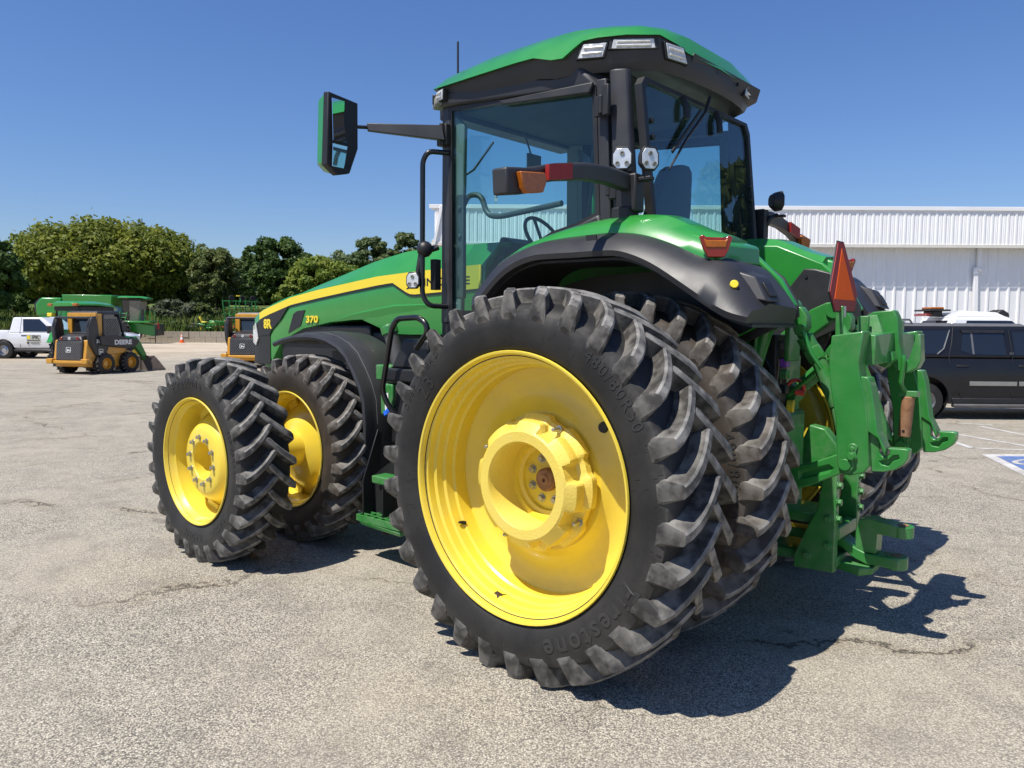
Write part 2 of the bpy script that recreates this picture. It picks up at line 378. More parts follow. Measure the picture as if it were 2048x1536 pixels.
for a, b in (((1888,864),(2120,903)),((1886,876),(1945,896)),((1945,896),(2120,902)),((1960,852),(2120,884)),((1915,846),(1985,850))):
    line(gat(*a), gat(*b), .10)
bl = [gat(1962,908), gat(2150,908), gat(2150,985), gat(2056,955)]
marking('parking_symbol_border', bl, 'paint_line')
bl2 = [gat(1994,913), gat(2150,913), gat(2150,975), gat(2056,944)]
marking('parking_symbol_field', bl2, 'paint_blue', .008)
# wheelchair figure, mostly out of frame
c0 = Vector(gat(2062,925)); ex = (Vector(gat(2100,925))-c0).normalized(); ey = (Vector(gat(2056,905))-c0).normalized()
mb = MB()
pts = [c0+ex*.26*cos(a)+ey*.26*sin(a) for a in np.linspace(.9, 5.6, 20)]; pin = [c0+ex*.18*cos(a)+ey*.18*sin(a) for a in np.linspace(.9, 5.6, 20)]
for i in range(19): mb.add([(p.x, p.y, .012) for p in (pts[i], pts[i+1], pin[i+1], pin[i])], [(0,1,2,3)])
o = mb.build('parking_symbol_figure', G['paint_line'], smooth=0); tag(o, kind='structure')

# ---------------------------------------------------------------- warehouse
fwd = Vector((cos(yaw), sin(yaw), 0)); rgt = Vector((sin(yaw), -cos(yaw), 0))
BD = 23.0
def bpos(u, dd=0): # along the wall in metres, dd further away
    p = Vector((CAM.x, CAM.y, 0))+fwd*(BD+dd)+rgt*u; return p
def px2u(px, D=BD): return (px-1024)/1554*D
WH = tag(empty('warehouse', bpos(0)), 'long white ribbed metal warehouse behind the parked black truck', 'building')
WH.rotation_euler = (0, 0, atan2(rgt.y, rgt.x))    # local x along the wall, local y away from the camera, z up
G['siding'] = mat('white_siding', (.84,.84,.83), .5, var=.03, vscale=1.2, dirt=(.62,.60,.56), dirt_amt=.22, dscale=.9)
G['gutter'] = mat('cream_gutter', (.66,.64,.58), .5, var=.05, dirt=(.45,.42,.36), dirt_amt=.3)
u_l, u_r = px2u(872), px2u(2048)+44
zt, zg, ze = 1.789+230/1554*BD, 1.789+162/1554*BD, 1.789+157/1554*BD
def rib_sheet(w_, z0, z1, y, major, minor, dep=.035, flat=True):
    mb = MB(); pr = []; x = 0
    n = int(round(w_/major))
    for k in range(n):
        x = k*major
        pr += [(x, 0), (x+.03, -dep), (x+.075, -dep), (x+.105, 0)]
        if minor: 
            g_ = (major-.105)/3
            for j in (1, 2): c = x+.105+g_*j; pr += [(c-.02, 0), (c-.008, -.010), (c+.008, -.010), (c+.02, 0)]
    pr.append((w_, 0))
    lo = [(a, y+b, z0) for a, b in pr]; hi = [(a, y+b, z1) for a, b in pr]; m = len(pr)
    mb.add(lo+hi, [(i, i+1, m+i+1, m+i) for i in range(m-1)]); return mb
sw = .915
me_lo = rib_sheet(sw, -.1, zg+.06, 0, .305, False, .038).mesh('wall_sheet', G['siding'], 20); me_hi = rib_sheet(sw, ze-.03, zt, -.33, .229, True, .02).mesh('fascia_sheet', G['siding'], 20)
n_s = int((u_r-u_l)/sw)+1
for k in range(n_s):
    place('wall_sheet', me_lo, WH, (u_l+k*sw, .002*(k % 2), 0)); place('fascia_sheet', me_hi, WH, (u_l+k*sw, .002*(k % 2), 0))
U1 = u_l+n_s*sw
def wp(name, mb, m, bevel=0): return part(name, mb, m, bevel, parent=WH)
wp('wall_core', MB().bb(u_l,U1,.05,14,-.1,zt-.05), 'siding')
wp('eave_trim', MB().bb(u_l-.1,U1,-.36,-.26,zg-.02,ze-.02).bb(u_l-.1,U1,-.26,.03,zg+.02,zg+.05), 'gutter', .01)
wp('gutter_lip', MB().bb(u_l-.1,U1,-.385,-.36,ze-.05,ze-.02), 'gutter', .004)
wp('cap_trim', MB().bb(u_l-.15,U1,-.38,-.30,zt-.07,zt+.04).bb(u_l-.15,U1,-.30,.5,zt,zt+.03), 'siding', .006)
wp('corner_trim', MB().hull3([(u_l-.05,-.40,zg-.1),(u_l+.02,-.40,zg-.1),(u_l+.02,.3,zg-.1),(u_l-.05,.3,zg-.1)],[(u_l-.02+.18,-.40,zt),(u_l+.25,-.40,zt),(u_l+.25,.3,zt),(u_l+.16,.3,zt)]), 'siding', .006)
ud = px2u(1945)
wp('downspout', MB().box((ud,-.09,zg-.35),(.12,.09,.75)).box((ud-.05,-.09,zg-1.9),(.12,.09,2.5),(0,radians(-2.2),0)).box((ud-.02,-.1,zg-.7),(.16,.1,.10),(0,.4,0)), 'siding', .008)
wp('vent_pipe', MB().cyl((px2u(989),1,zt),(px2u(989),1,zt+.36),.02,8).ico((px2u(989),1,zt+.45), .085, 6, sc=(.7,.7,1.3)), 'steel')
# ================================================================ the tractor
TR = tag(empty('tractor', (0,0,0)), 'big green row-crop tractor with yellow dual wheels and cab in the foreground', 'tractor')
YO, YI, YFO, YFI = 1.725, .94, 1.87, 1.07
ZR, ZF, XF = .975, .7576, 3.05

def tyre_mesh(name, R, lh, prof, nl, hw, sweep, wt, mats, n=180):
    """prof: half section (t, r) from crown to bead"""
    ts = [p[0] for p in prof]; rs = [p[1] for p in prof]
    mb = MB()
    full = [(r, -t) for t, r in prof[::-1]]+[(r, t) for t, r in prof[1:]]
    mb.lathe(full, n=n)
    crown = []
    for p in prof:
        if p[0] > hw+.006: break
        crown.append(p)
    cr_t = [p[0] for p in crown]; cr_r = [p[1] for p in crown]
    def rc(t): return interp(abs(t), cr_t, cr_r)
    def rt(t):
        a = abs(t)/hw; return R-.004*a-.028*a**4*(R/1.0)
    rr = random.Random(3)
    st = [(-.10, 0), (0, 1), (.12, 1), (.3, 1), (.5, 1), (.68, 1), (.84, 1), (.95, 1), (1.0, 1)]
    for side in (1, -1):
        for k in range(nl):
            th0 = 2*pi*(k+(0 if side > 0 else .5))/nl+rr.uniform(-.003, .003)
            rings = []; jit = rr.uniform(-.003, .003)
            span = hw*1.13
            def cl(s):
                t = hw-span*s
                return t, -sweep*(.62*s+.38*s*s)
            for s, on in st:
                t, a = cl(s); t2, a2 = cl(s+.01)
                dt, da = (t2-t), (a2-a)*R; q = hypot(dt, da); dt /= q; da /= q
                pt, pa = -da, dt
                w_ = wt*(1.22-.42*s if s < .68 else .934-.1*(s-.68))+jit*.3
                if s == 1.0: w_ *= .72
                wb = w_+(lh*.30 if on else lh*.5)
                top = rt(t)
                if s < 0: t = hw+.016; top = rc(hw)-.012
                base = rc(min(abs(t), hw))-.012
                if s == 0: wb = w_+lh*.50
                if .1 < s < .15: wb = w_+lh*.38
                if s < 0: base = rc(hw)-.05; wb = w_+lh*.45
                ch = .007
                pts = [(-wb, base), (-w_-ch*.5, top-ch*1.3), (-w_+ch, top), (w_-ch, top), (w_+ch*.5, top-ch*1.3), (wb, base)]
                ring = []
                for off, r in pts:
                    tt = (t+off*pt)*side; aa = th0+a+off*pa/R
                    if s < 0: tt = (t if r > base+.001 else hw+.006)*side; aa = th0+a+off*1.0/R*(-1)
                    if s == 0: tt = (hw+ (0 if r > base+.01 else .004))*side; aa = th0+a-off/R
                    ring.append((r*cos(aa), tt, r*sin(aa)))
                rings.append(ring)
            # inner end face sloping to the carcass
            t, a = cl(1.12); ring = []
            for off in (-wt*1.05, -wt*.8, -wt*.4, wt*.4, wt*.8, wt*1.05):
                aa = th0+a+off*.5/R; tt = (t-off*.5*0)*side; r = rc(abs(t))-.012
                ring.append((r*cos(aa), tt, r*sin(aa)))
            rings.append(ring)
            if side < 0: rings = [q[::-1] for q in rings]
            nf = len(mb.f); mb.loft(rings, True, True)
            for k_ in range(1, len(rings)-2):
                for i_ in (1, 2, 3): mb.m[nf+k_*6+i_] = 1 if i_ == 2 else 2
    me = mb.mesh(name, mats, 22); fix_normals(me)
    return me
P_REAR = [(0,.930),(.08,.927),(.15,.919),(.205,.905),(.232,.887),(.243,.86),(.247,.81),(.243,.765),(.233,.725),(.222,.70),(.208,.684),(.2,.66)]
P_FRONT = [(0,.711),(.07,.708),(.13,.700),(.172,.687),(.196,.674),(.207,.64),(.209,.60),(.205,.565),(.196,.525),(.188,.50),(.178,.478),(.17,.455)]
me_rt = tyre_mesh('tyre_rear', 1.012, .066, P_REAR, 30, .236, .235, .0225, [G['rubber'], G['tread'], G['tread_edge']])
me_rti = me_rt.copy(); me_rti.materials[0] = G['rubber_in']; me_rti.materials[1] = G['tread_in']
me_ft = tyre_mesh('tyre_front', .778, .053, P_FRONT, 26, .2, .245, .0195, [G['rubber_f'], G['tread_f'], G['tread_edge']])
me_fti = me_ft.copy(); me_fti.materials[0] = G['rubber_in']; me_fti.materials[1] = G['tread_in']

# rims -----------------------------------------------------------
def rim_rear(disc_t, name):
    mb = MB()
    mb.lathe([(.672,.206),(.684,.214),(.69,.224),(.686,.233),(.676,.231),(.668,.218),(.664,.196),(.652,.186),(.647,.165),(.646,.15),(.632,.140),(.629,.118),(.627,.098),(.614,.088),(.611,.06),(.609,.04),(.598,.028),(.596,-.1),(.61,-.12),(.632,-.15),(.65,-.185),(.664,-.2),(.676,-.23),(.686,-.233),(.69,-.224),(.684,-.214),(.672,-.206)], n=96)
    q = disc_t
    mb.lathe([(.598,q-.02),(.585,q-.022),(.555,q-.045),(.50,q-.058),(.44,q-.055),(.395,q-.03),(.365,q-.006),(.30,q)], n=96)
    return mb.mesh(name, G['yellow'], 30)
me_rr = rim_rear(-.03, 'rim_rear_outer'); me_rri = rim_rear(-.02, 'rim_rear_inner')
def hub_rear():
    mb = MB()
    def mod(r, t, a, k):
        if k in (5, 6, 7):
            c = cos(a*8); l = max(0, min(1, (c+.62)/.5)); l = l*l*(3-2*l)
            return r+(.040, .046, .03)[k-5]*l, t
        if k in (8, 9, 10):
            c = cos(a*8+pi*.15); l = max(0, min(1, (c+.6)/.4))
            return r+.022*l, t
        return r, t
    mb.lathe([(.218,-.12),(.218,.145),(.226,.156),(.276,.158),(.287,.15),(.287,.122),(.29,.085),(.297,.06),(.325,.045),(.338,.035),(.338,-.005),(.30,-.03)], n=192, mod=mod)
    return mb
me_hub = hub_rear().mesh('hub', G['yellow_cast'], 38)
inner_plate = MB().lathe([(.218,-.03),(.19,-.032),(.185,-.05),(.165,-.056),(.16,-.075),(.0001,-.075)], n=48).mesh('hub_plate', G['yellow'], 30)
me_axle = MB().lathe([(.062,-.08),(.062,-.045),(.052,-.036),(.03,-.036),(.028,-.03),(.012,-.03),(.011,-.045),(.0001,-.045)], n=32).mesh('axle_end', G['rust'], 35)
def bolt_mesh(name, r, h, m='steel', washer=True):
    mb = MB()
    if washer: mb.lathe([(r*1.45,0),(r*1.45,h*.2),(.0001,h*.21)], n=16)
    mb.lathe([(r,h*.2),(r,h*.85),(r*.82,h),(.0001,h)], n=6)
    return mb.mesh(name, G[m], 25)
me_bolt = bolt_mesh('bolt', .0165, .024); me_boltf = bolt_mesh('bolt', .0145, .028)
me_stud = MB().lathe([(.02,0),(.02,.006),(.012,.007),(.012,.05),(.007,.058),(.0001,.06)], n=12).mesh('stud', G['steel'], 25)
me_hole = MB().lathe([(.0001,.0),(.026,.0),(.03,-.012)], n=20).mesh('hole', G['plastic_dark'], 25)
me_valve = MB().tube([(0,0,0),(.0,.02,.008),(0,.045,.012)],[.011,.009,.006],10).mesh('valve_stem', G['rubber'], 30)
def sidewall_text(s, h, r_mid, th_c, prof, clockwise=True, depth=.004, bold=0, spacing=1.1):
    v, f = text_geo(s, h, depth=.006, bold=bold, spacing=spacing); mb = MB()
    rs = [p[1] for p in prof][::-1]; ts = [p[0] for p in prof][::-1]
    o = []
    for x, y, z in v:
        r = r_mid+(y-h/2); th = th_c+x/r_mid
        t = interp(r, rs, ts)+.001+(z+.003)*.34
        o.append((r*cos(th), t, r*sin(th)))
    return mb.add(o, f)
def radial_marks(prof):
    mb = MB(); rr = random.Random(5)
    rs = [p[1] for p in prof][::-1]; ts = [p[0] for p in prof][::-1]
    for k in range(170):
        r = rr.uniform(rs[0]+.05, .875); th = rr.uniform(0, 2*pi); l = rr.uniform(.006, .014)
        c = []
        for dr, da in ((-l, -.0016), (l, -.0016), (l, .0016), (-l, .0016)):
            c.append(((r+dr)*cos(th+da/r), interp(r+dr, rs, ts)+.0018, (r+dr)*sin(th+da/r)))
        mb.add(c, [(0, 1, 2, 3)])
    return mb
def rear_wheel(y, outer, s):
    W = place('wheel', me_rr if outer else me_rri, TR, (0, y, ZR), (0, radians(7 if outer else 2), 0), (1, s, 1))
    W.rotation_euler = (0, -radians({(1,1):4.9,(0,1):1.0,(1,-1):8.,(0,-1):3.}[(int(outer), s)]), 0)
    place('tyre', me_rt if outer else me_rti, W)
    if outer:
        place('hub', me_hub, W); place('hub_plate', inner_plate, W); place('axle_end', me_axle, W)
        for k in range(8):
            a = 2*pi*k/8+.3; place('bolt', me_bolt, W, (.115*cos(a), -.076, .115*sin(a)))
        for k in range(4):
            a = 2*pi*k/4+pi/8+.02; place('stud', me_stud, W, (.335*cos(a), .046, .335*sin(a)))
        place('vent_hole', me_hole, W, (.455*cos(2.32), -.076, .455*sin(2.32)))
        place('valve_stem', me_valve, W, (.598*cos(-.62), .03, .598*sin(-.62)), (0, .62, 0))
    else:
        place('hub_plate', MB().lathe([(.33,-.03),(.24,-.02),(.2,.02),(.0001,.03)], n=40).mesh('p', G['yellow'], 30), W)
        for k in range(10):
            a = 2*pi*k/10; place('bolt', me_bolt, W, (.26*cos(a), -.02, .26*sin(a)))
    return W
WR = rear_wheel(YO, True, 1); W2 = rear_wheel(YI, False, 1); rear_wheel(-YO, True, -1); rear_wheel(-YI, False, -1)
# raised lettering on the near tyre
off = radians(4.9)
def letters(W, s, h, r, deg, prof, off, **k):
    m = sidewall_text(s, h, r, radians(deg)-off, prof, **k); m.build('sidewall_lettering', G['letter'], W, smooth=25)
letters(WR, 'DEEP TREAD', .036, .842, 38, P_REAR, off, spacing=1.55)
letters(WR, '2', .075, .772, 35.4, P_REAR, off)
letters(WR, '3', .075, .772, 40.8, P_REAR, off)
letters(WR, '480/80R50', .058, .83, 139, P_REAR, off, spacing=1.25)
letters(WR, 'Firestone', .098, .80, 229, P_REAR, off, spacing=1.25, bold=.003)
letters(W2, '480/80R50', .058, .83, 175, P_REAR, 0, spacing=1.25)
radial_marks(P_REAR).build('mould_marks', G['letter'], WR, smooth=0)['kind'] = 'stuff'

# front wheels ---------------------------------------------------
def rim_front(outer):
    mb = MB()
    mb.lathe([(.468,.176),(.478,.182),(.482,.19),(.478,.198),(.47,.196),(.463,.18),(.455,.165),(.446,.135),(.432,.12),(.428,.08),(.42,.05),(.418,-.1),(.43,-.13),(.455,-.165),(.463,-.18),(.47,-.196),(.478,-.198),(.482,-.19),(.478,-.182),(.468,-.176)], n=80)
    def slot(r, t, a, k):
        return r, t
    if outer:
        mb.lathe([(.0001,-.02),(.128,-.02),(.134,.0),(.138,.12),(.146,.129),(.236,.129),(.262,.118),(.30,.08),(.335,.02),(.352,-.012),(.372,-.022)], n=80)
        # clamp ring with slots between its lugs
        def lug(r, t, a, k):
            l = .5+.5*cos(8*a); l = max(0, min(1, (l-.12)/.2))
            return (r-(.0 if k > 1 else .05*(1-l)) if k < 2 else r), t
        mb.lathe([(.42,-.03),(.385,-.035),(.352,-.018),(.352,-.03),(.42,-.05)], n=80)
        for k in range(8):
            a = 2*pi*k/8+.2; c, s_ = cos(a), sin(a)
            mb.box((.392*c, -.012, .392*s_), (.055, .02, .15), (0, -a, 0))
    else:
        mb.lathe([(.0001,.30),(.08,.30),(.10,.285),(.14,.28),(.15,.12),(.2,.1),(.27,.08),(.33,.03),(.37,-.0),(.42,-.02)], n=80)
        for k in range(8):
            a = 2*pi*k/8+.2; c, s_ = cos(a), sin(a)
            mb.box((.385*c, .01, .385*s_), (.06, .02, .12), (0, -a, 0))
    return mb.mesh('rim_front', G['yellow'], 30)
me_fr, me_fri = rim_front(True), rim_front(False)
def front_wheel(y, outer, s):
    W = place('wheel', me_fr if outer else me_fri, TR, (XF, y, ZF), (0, -radians(3.5 if outer else 7), 0), (1, s, 1))
    place('tyre', me_ft if outer else me_fti, W)
    if outer:
        for k in range(10):
            a = 2*pi*k/10+.12; place('bolt', me_boltf, W, (.178*cos(a), .129, .178*sin(a)))
    else:
        for k in range(10):
            a = 2*pi*k/10; place('bolt', me_boltf, W, (.12*cos(a), .283, .12*sin(a)))
    return W
F1 = front_wheel(YFO, True, 1); F2 = front_wheel(YFI, False, 1); front_wheel(-YFO, True, -1); front_wheel(-YFI, False, -1)
letters(F1, 'Firestone', .07, .60, 84, P_FRONT, radians(3.5), spacing=1.2, bold=.002)
letters(F1, '420/85R34', .042, .60, 166, P_FRONT, radians(3.5), spacing=1.2)
letters(F1, 'RADIAL', .05, .57, 232, P_FRONT, radians(3.5), spacing=1.2)
letters(F1, 'RADIAL', .05, .57, 272, P_FRONT, radians(3.5), spacing=1.2)
# ---------------------------------------------------------------- tractor body
HX = [1.55,2.0,2.4,2.65,2.9,3.1,3.5,4.0,4.25,4.43,4.6,4.8,5.0,5.1,5.16]
HW = [.48,.48,.48,.48,.475,.47,.46,.45,.44,.43,.42,.40,.37,.31,.2]
HB = [1.70,1.695,1.69,1.695,1.77,1.827,1.80,1.73,1.65,1.575,1.40,1.38,1.38,1.40,1.45]
HS = [2.255,2.245,2.228,2.218,2.204,2.185,2.145,2.088,2.055,2.02,1.98,1.93,1.86,1.81,1.77]
HT = [2.43,2.435,2.432,2.415,2.38,2.348,2.262,2.155,2.10,2.06,2.02,1.965,1.885,1.83,1.79]
def hw(x): return interp(x, HX, HW)
def hood_ring(x, zb=None, grow=0):
    w_, b, s_, t = hw(x)+grow, (interp(x, HX, HB) if zb is None else zb), interp(x, HX, HS), interp(x, HX, HT)
    q = .30*w_/.46
    half = [(w_-.05, b), (w_-.004, b+.015), (w_, b+.05), (w_, s_-.17), (w_-.002, s_-.02), (w_-.012, s_+.005), (q+.03, t-.035), (q, t), (q*.5, t+.016)]
    pts = [(x, y, z) for y, z in half]+[(x, 0, t+.022)]+[(x, -y, z) for y, z in half[::-1]]
    return pts
xs = []
for a, b in zip(HX[:-1], HX[1:]):
    n = max(1, int((b-a)/.08)); xs += [a+(b-a)*k/n for k in range(n)]
xs.append(HX[-1])
def pchip(xq, X, Y): return interp(xq, X, Y)
hood = MB().loft([hood_ring(x) for x in xs], True, True)
part('hood', hood, 'green', smooth=28)
# black nose grille wrapping the front
def nose_ring(x, g):
    w_, b, s_ = hw(x)+g, interp(x, HX, HB)-.01, interp(x, HX, HS)-.085
    return [(x, w_, b), (x, w_, (b+s_)/2), (x, w_, s_), (x, w_-.02, s_+.004), (x, -w_+.02, s_+.004), (x, -w_, s_), (x, -w_, (b+s_)/2), (x, -w_, b)]
nose = MB().loft([nose_ring(x, .007) for x in (4.62,4.7,4.8,4.9,5.0,5.06,5.1,5.135)]+[[(5.18, p[1]*.9, p[2]) for p in nose_ring(5.16, .0)]], True, True)
part('nose_grille', nose, 'plastic_dark', smooth=40)
def side_poly(pts, lo=.002, hi=.009, s=1):
    """flat-ish plate on the hood side following its taper"""
    P = []
    n = len(pts)
    for i in range(n):
        a, b = pts[i], pts[(i+1) % n]; k = max(1, int(abs(b[0]-a[0])/.12))
        P += [(a[0]+(b[0]-a[0])*j/k, a[1]+(b[1]-a[1])*j/k) for j in range(k)]
    mb = MB(); mb.prism(P, 'y', lo, hi, yf=hw)
    if s < 0: mb.mirror_y(False)
    return mb
def strip(top, bot, x0, x1, lo, hi, n=60, s=1):
    mb = MB(); rings = []
    for k in range(n+1):
        x = x0+(x1-x0)*k/n; zt, zb_ = interp(x, *top), interp(x, *bot); y = hw(x)
        rings.append([(x, s*(y+lo), zb_), (x, s*(y+hi), zb_), (x, s*(y+hi), zt), (x, s*(y+lo), zt)])
    return mb.loft(rings, True, True)
ST = ([1.6,2.36,2.83,3.24,3.70,4.2,4.74,4.9], [2.25,2.225,2.203,2.161,2.115,2.05,1.935,1.89])
SB = ([1.6,2.36,2.42,2.62,2.83,3.24,3.70,4.2,4.74,4.9], [2.067,2.037,2.045,2.142,2.126,2.085,2.036,1.976,1.862,1.82])
SB2 = (SB[0], [z-.016 for z in SB[1]])
for s in (1, -1):
    part('hood_stripe', strip(ST, SB, 1.58, 4.86, .003, .007, s=s), 'stripe', smooth=0)
    part('stripe_edge', strip(SB, SB2, 1.58, 4.86, .002, .008, s=s), 'plastic_dark', smooth=0)
    part('headlight_surround', side_poly([(4.87,1.815),(4.24,1.965),(4.40,1.83),(4.57,1.73),(4.62,1.68),(4.87,1.66)], .006, .013, s), 'plastic_dark', smooth=0)
    part('headlight', side_poly([(5.07,1.765),(4.94,1.80),(4.88,1.63),(4.94,1.56),(5.07,1.585)], .006, .022, s), 'lens', bevel=.006, smooth=0)
    part('hood_vent', side_poly([(4.26,1.70),(4.16,1.885),(4.09,1.915),(3.95,1.925),(4.03,1.775)], .002, .006, s), 'plastic_dark', smooth=0)
    # crease line low on the hood
    mb = MB(); rings = []
    for k in range(20):
        x = 3.55-k*.085; z = interp(x, [1.9,2.6,3.2,3.6], [1.955,1.945,1.875,1.80]); y = hw(x); q_ = sin(pi*k/19); t_ = .010*q_
        rings.append([(x, s*(y-.001), z-.07*q_-.002), (x, s*(y+t_), z), (x, s*(y-.001), z+.012*q_+.001)])
    part('hood_crease', MB().loft(rings, True, True), 'green', smooth=30)
FX = lambda x, z, e=.0075: frame((x, hw(x)+e, z), (-1, (hw(x-.05)-hw(x+.05))/.1, 0), (0, 0, 1))
part('maker_lettering', text_plate('JOHN DEERE', .062, FX(2.065, 2.135), width=.735, depth=.002, bold=.0015), 'plastic_dark', smooth=0)
part('model_lettering', text_plate('8R', .092, FX(4.66, 1.79, .014), width=.17, depth=.006, bold=.004), 'stripe', smooth=0)
part('model_lettering', text_plate('370', .062, FX(3.83, 1.835), width=.20, depth=.006, bold=.003), 'stripe', smooth=0)
# cowl behind the hood, chassis and engine bay
part('cowl', MB().loft([[(1.56, y, z) for y, z in ((.46,1.72),(.46,2.2),(.28,2.4),(-.28,2.4),(-.46,2.2),(-.46,1.72))], [(1.5, y, z) for y, z in ((.44,1.72),(.44,2.2),(.27,2.39),(-.27,2.39),(-.44,2.2),(-.44,1.72))]]), 'plastic_dark')
part('engine_side', MB().bb(2.3,4.45,-.40,.40,1.15,1.72).bb(3.0,4.4,-.43,.43,1.60,1.78), 'plastic_dark', .02)
part('chassis', MB().bb(-.65,1.9,-.26,.26,.62,1.25).bb(1.9,4.7,-.22,.22,.72,1.15).bb(4.4,4.95,-.30,.30,.80,1.40), 'green_cast', .03)
part('front_axle', MB().box((XF,0,.76),(.28,1.9,.24)).cyl((XF,-1.7,ZF),(XF,1.7,ZF),.10,20).box((XF,0,.95),(.45,.5,.3)), 'green_cast', .03)
part('rear_axle', MB().cyl((0,-1.6,ZR),(0,1.6,ZR),.058,24).cyl((0,-.72,ZR),(0,.72,ZR),.19,28).cyl((0,-.5,ZR),(0,.5,ZR),.26,28), 'green_cast', .0)
part('hub_extension', MB().cyl((XF,YFI+.28,ZF),(XF,YFO+.0,ZF),.15,28), 'yellow', 0)

# front fenders ------------------------------------------------------
fo = [(3.56,1.625),(3.40,1.668),(3.23,1.695),(3.05,1.70),(2.92,1.695),(2.77,1.672),(2.62,1.62),(2.51,1.545),(2.42,1.43),(2.34,1.31),(2.29,1.19),(2.275,1.0),(2.28,.80),(2.29,.60)]
for s in (1, -1):
    rings = []
    for i, (x, z) in enumerate(fo):
        rad = Vector((x-XF, z-ZF)); n = rad.normalized()
        def pt(y, dr): return (x+n.x*dr, s*y, z+n.y*dr)
        rings.append([pt(1.055,-.045), pt(1.07,-.02), pt(1.06,.0), pt(1.0,.012), pt(.96,.012), pt(.945,.022), pt(.75,.03), pt(.60,.02), pt(.585,-.01), pt(.75,.0), pt(.95,-.012), pt(1.03,-.03)])
    if s < 0: rings = [r[::-1] for r in rings]
    o = part('front_fender', MB().loft(rings), 'plastic', smooth=40)
    part('fender_seam', MB().tube([(x+(x-XF)*.018, s*.952, z+(z-ZF)*.018) for x, z in fo[3:12]], .004, 6), 'plastic_grey', parent=o)
    part('fender_bracket', MB().tube([(2.6,s*.62,1.58),(2.7,s*.45,1.35)], .04, 8).bb(2.75,3.3,min(s*.4,s*.62),max(s*.4,s*.62),1.45,1.55), 'plastic_dark')
# emblem pressed into the near fender
E = frame((2.352, .74, 1.42), (-.38, -.55, -.0), (-.45, 0, .9))
def deer(M, h, name, par, m, thick=.004):
    """rounded shield outline with a small leaping animal"""
    r = [(-.5,-.5+.12),(-.38,-.5),(.38,-.5),(.5,-.38),(.5,.38),(.38,.5),(-.38,.5),(-.5,.38)]
    mb = MB()
    q = [(x*.86, y*.86) for x, y in r]; n = len(r)
    for i in range(n):
        j = (i+1) % n
        lo = [(*r[i],0),(*r[j],0),(*q[j],0),(*q[i],0)]; hi = [(a,b,thick/h) for a,b,_ in lo]
        mb.hull3(lo, hi)
    body = [(-.28,.02),(-.2,.16),(-.05,.12),(.12,.0),(.26,-.02),(.34,.06),(.36,-.08),(.26,-.16),(.2,-.3),(.14,-.12),(-.02,-.1),(-.12,-.3),(-.3,-.3),(-.18,-.2),(-.2,-.04)]
    mb.prism(body, 'z', 0, thick/h)
    mb.v = [tuple(M @ Vector((x*h, y*h, z*h))) for x, y, z in mb.v]
    return part(name, mb, m, parent=par, smooth=0)
deer(E, .11, 'fender_emblem', TR, 'plastic_grey')

# rear fenders ---------------------------------------------------------
low = [(.955,1.90),(.77,2.068),(.63,2.154),(.47,2.2),(.318,2.205),(.138,2.203),(0,2.203),(-.165,2.192),(-.353,2.122),(-.56,1.997),(-.68,1.92),(-.79,1.862),(-.90,1.832)]
up = [(1.03,2.02),(.86,2.175),(.70,2.245),(.52,2.29),(.35,2.306),(.15,2.312),(-.02,2.314),(-.20,2.29),(-.385,2.231),(-.564,2.152),(-.70,2.105),(-.80,2.01),(-.905,1.875)]
upc = [0]*9+[.004,.03,.03,.025]
def dense(L, n=4):
    out = []
    V = [Vector(p) for p in L]
    for i in range(len(V)-1):
        p0, p1, p2, p3 = V[max(i-1,0)], V[i], V[i+1], V[min(i+2,len(V)-1)]
        for k in range(n):
            t = k/n
            out.append(.5*((2*p1)+(-p0+p2)*t+(2*p0-5*p1+4*p2-p3)*t*t+(-p0+3*p1-3*p2+p3)*t**3))
    out.append(V[-1]); return out
lowd, upd = dense(low), dense(up)
upcd = [p.x for p in dense([(q, 0) for q in upc])]
crown = [(.70,2.30),(.575,2.345),(.38,2.385),(.177,2.412),(0,2.422),(-.166,2.418),(-.29,2.40),(-.40,2.355),(-.48,2.315),(-.58,2.28),(-.68,2.245),(-.74,2.225),(-.8,2.2)]
crd = dense(crown)
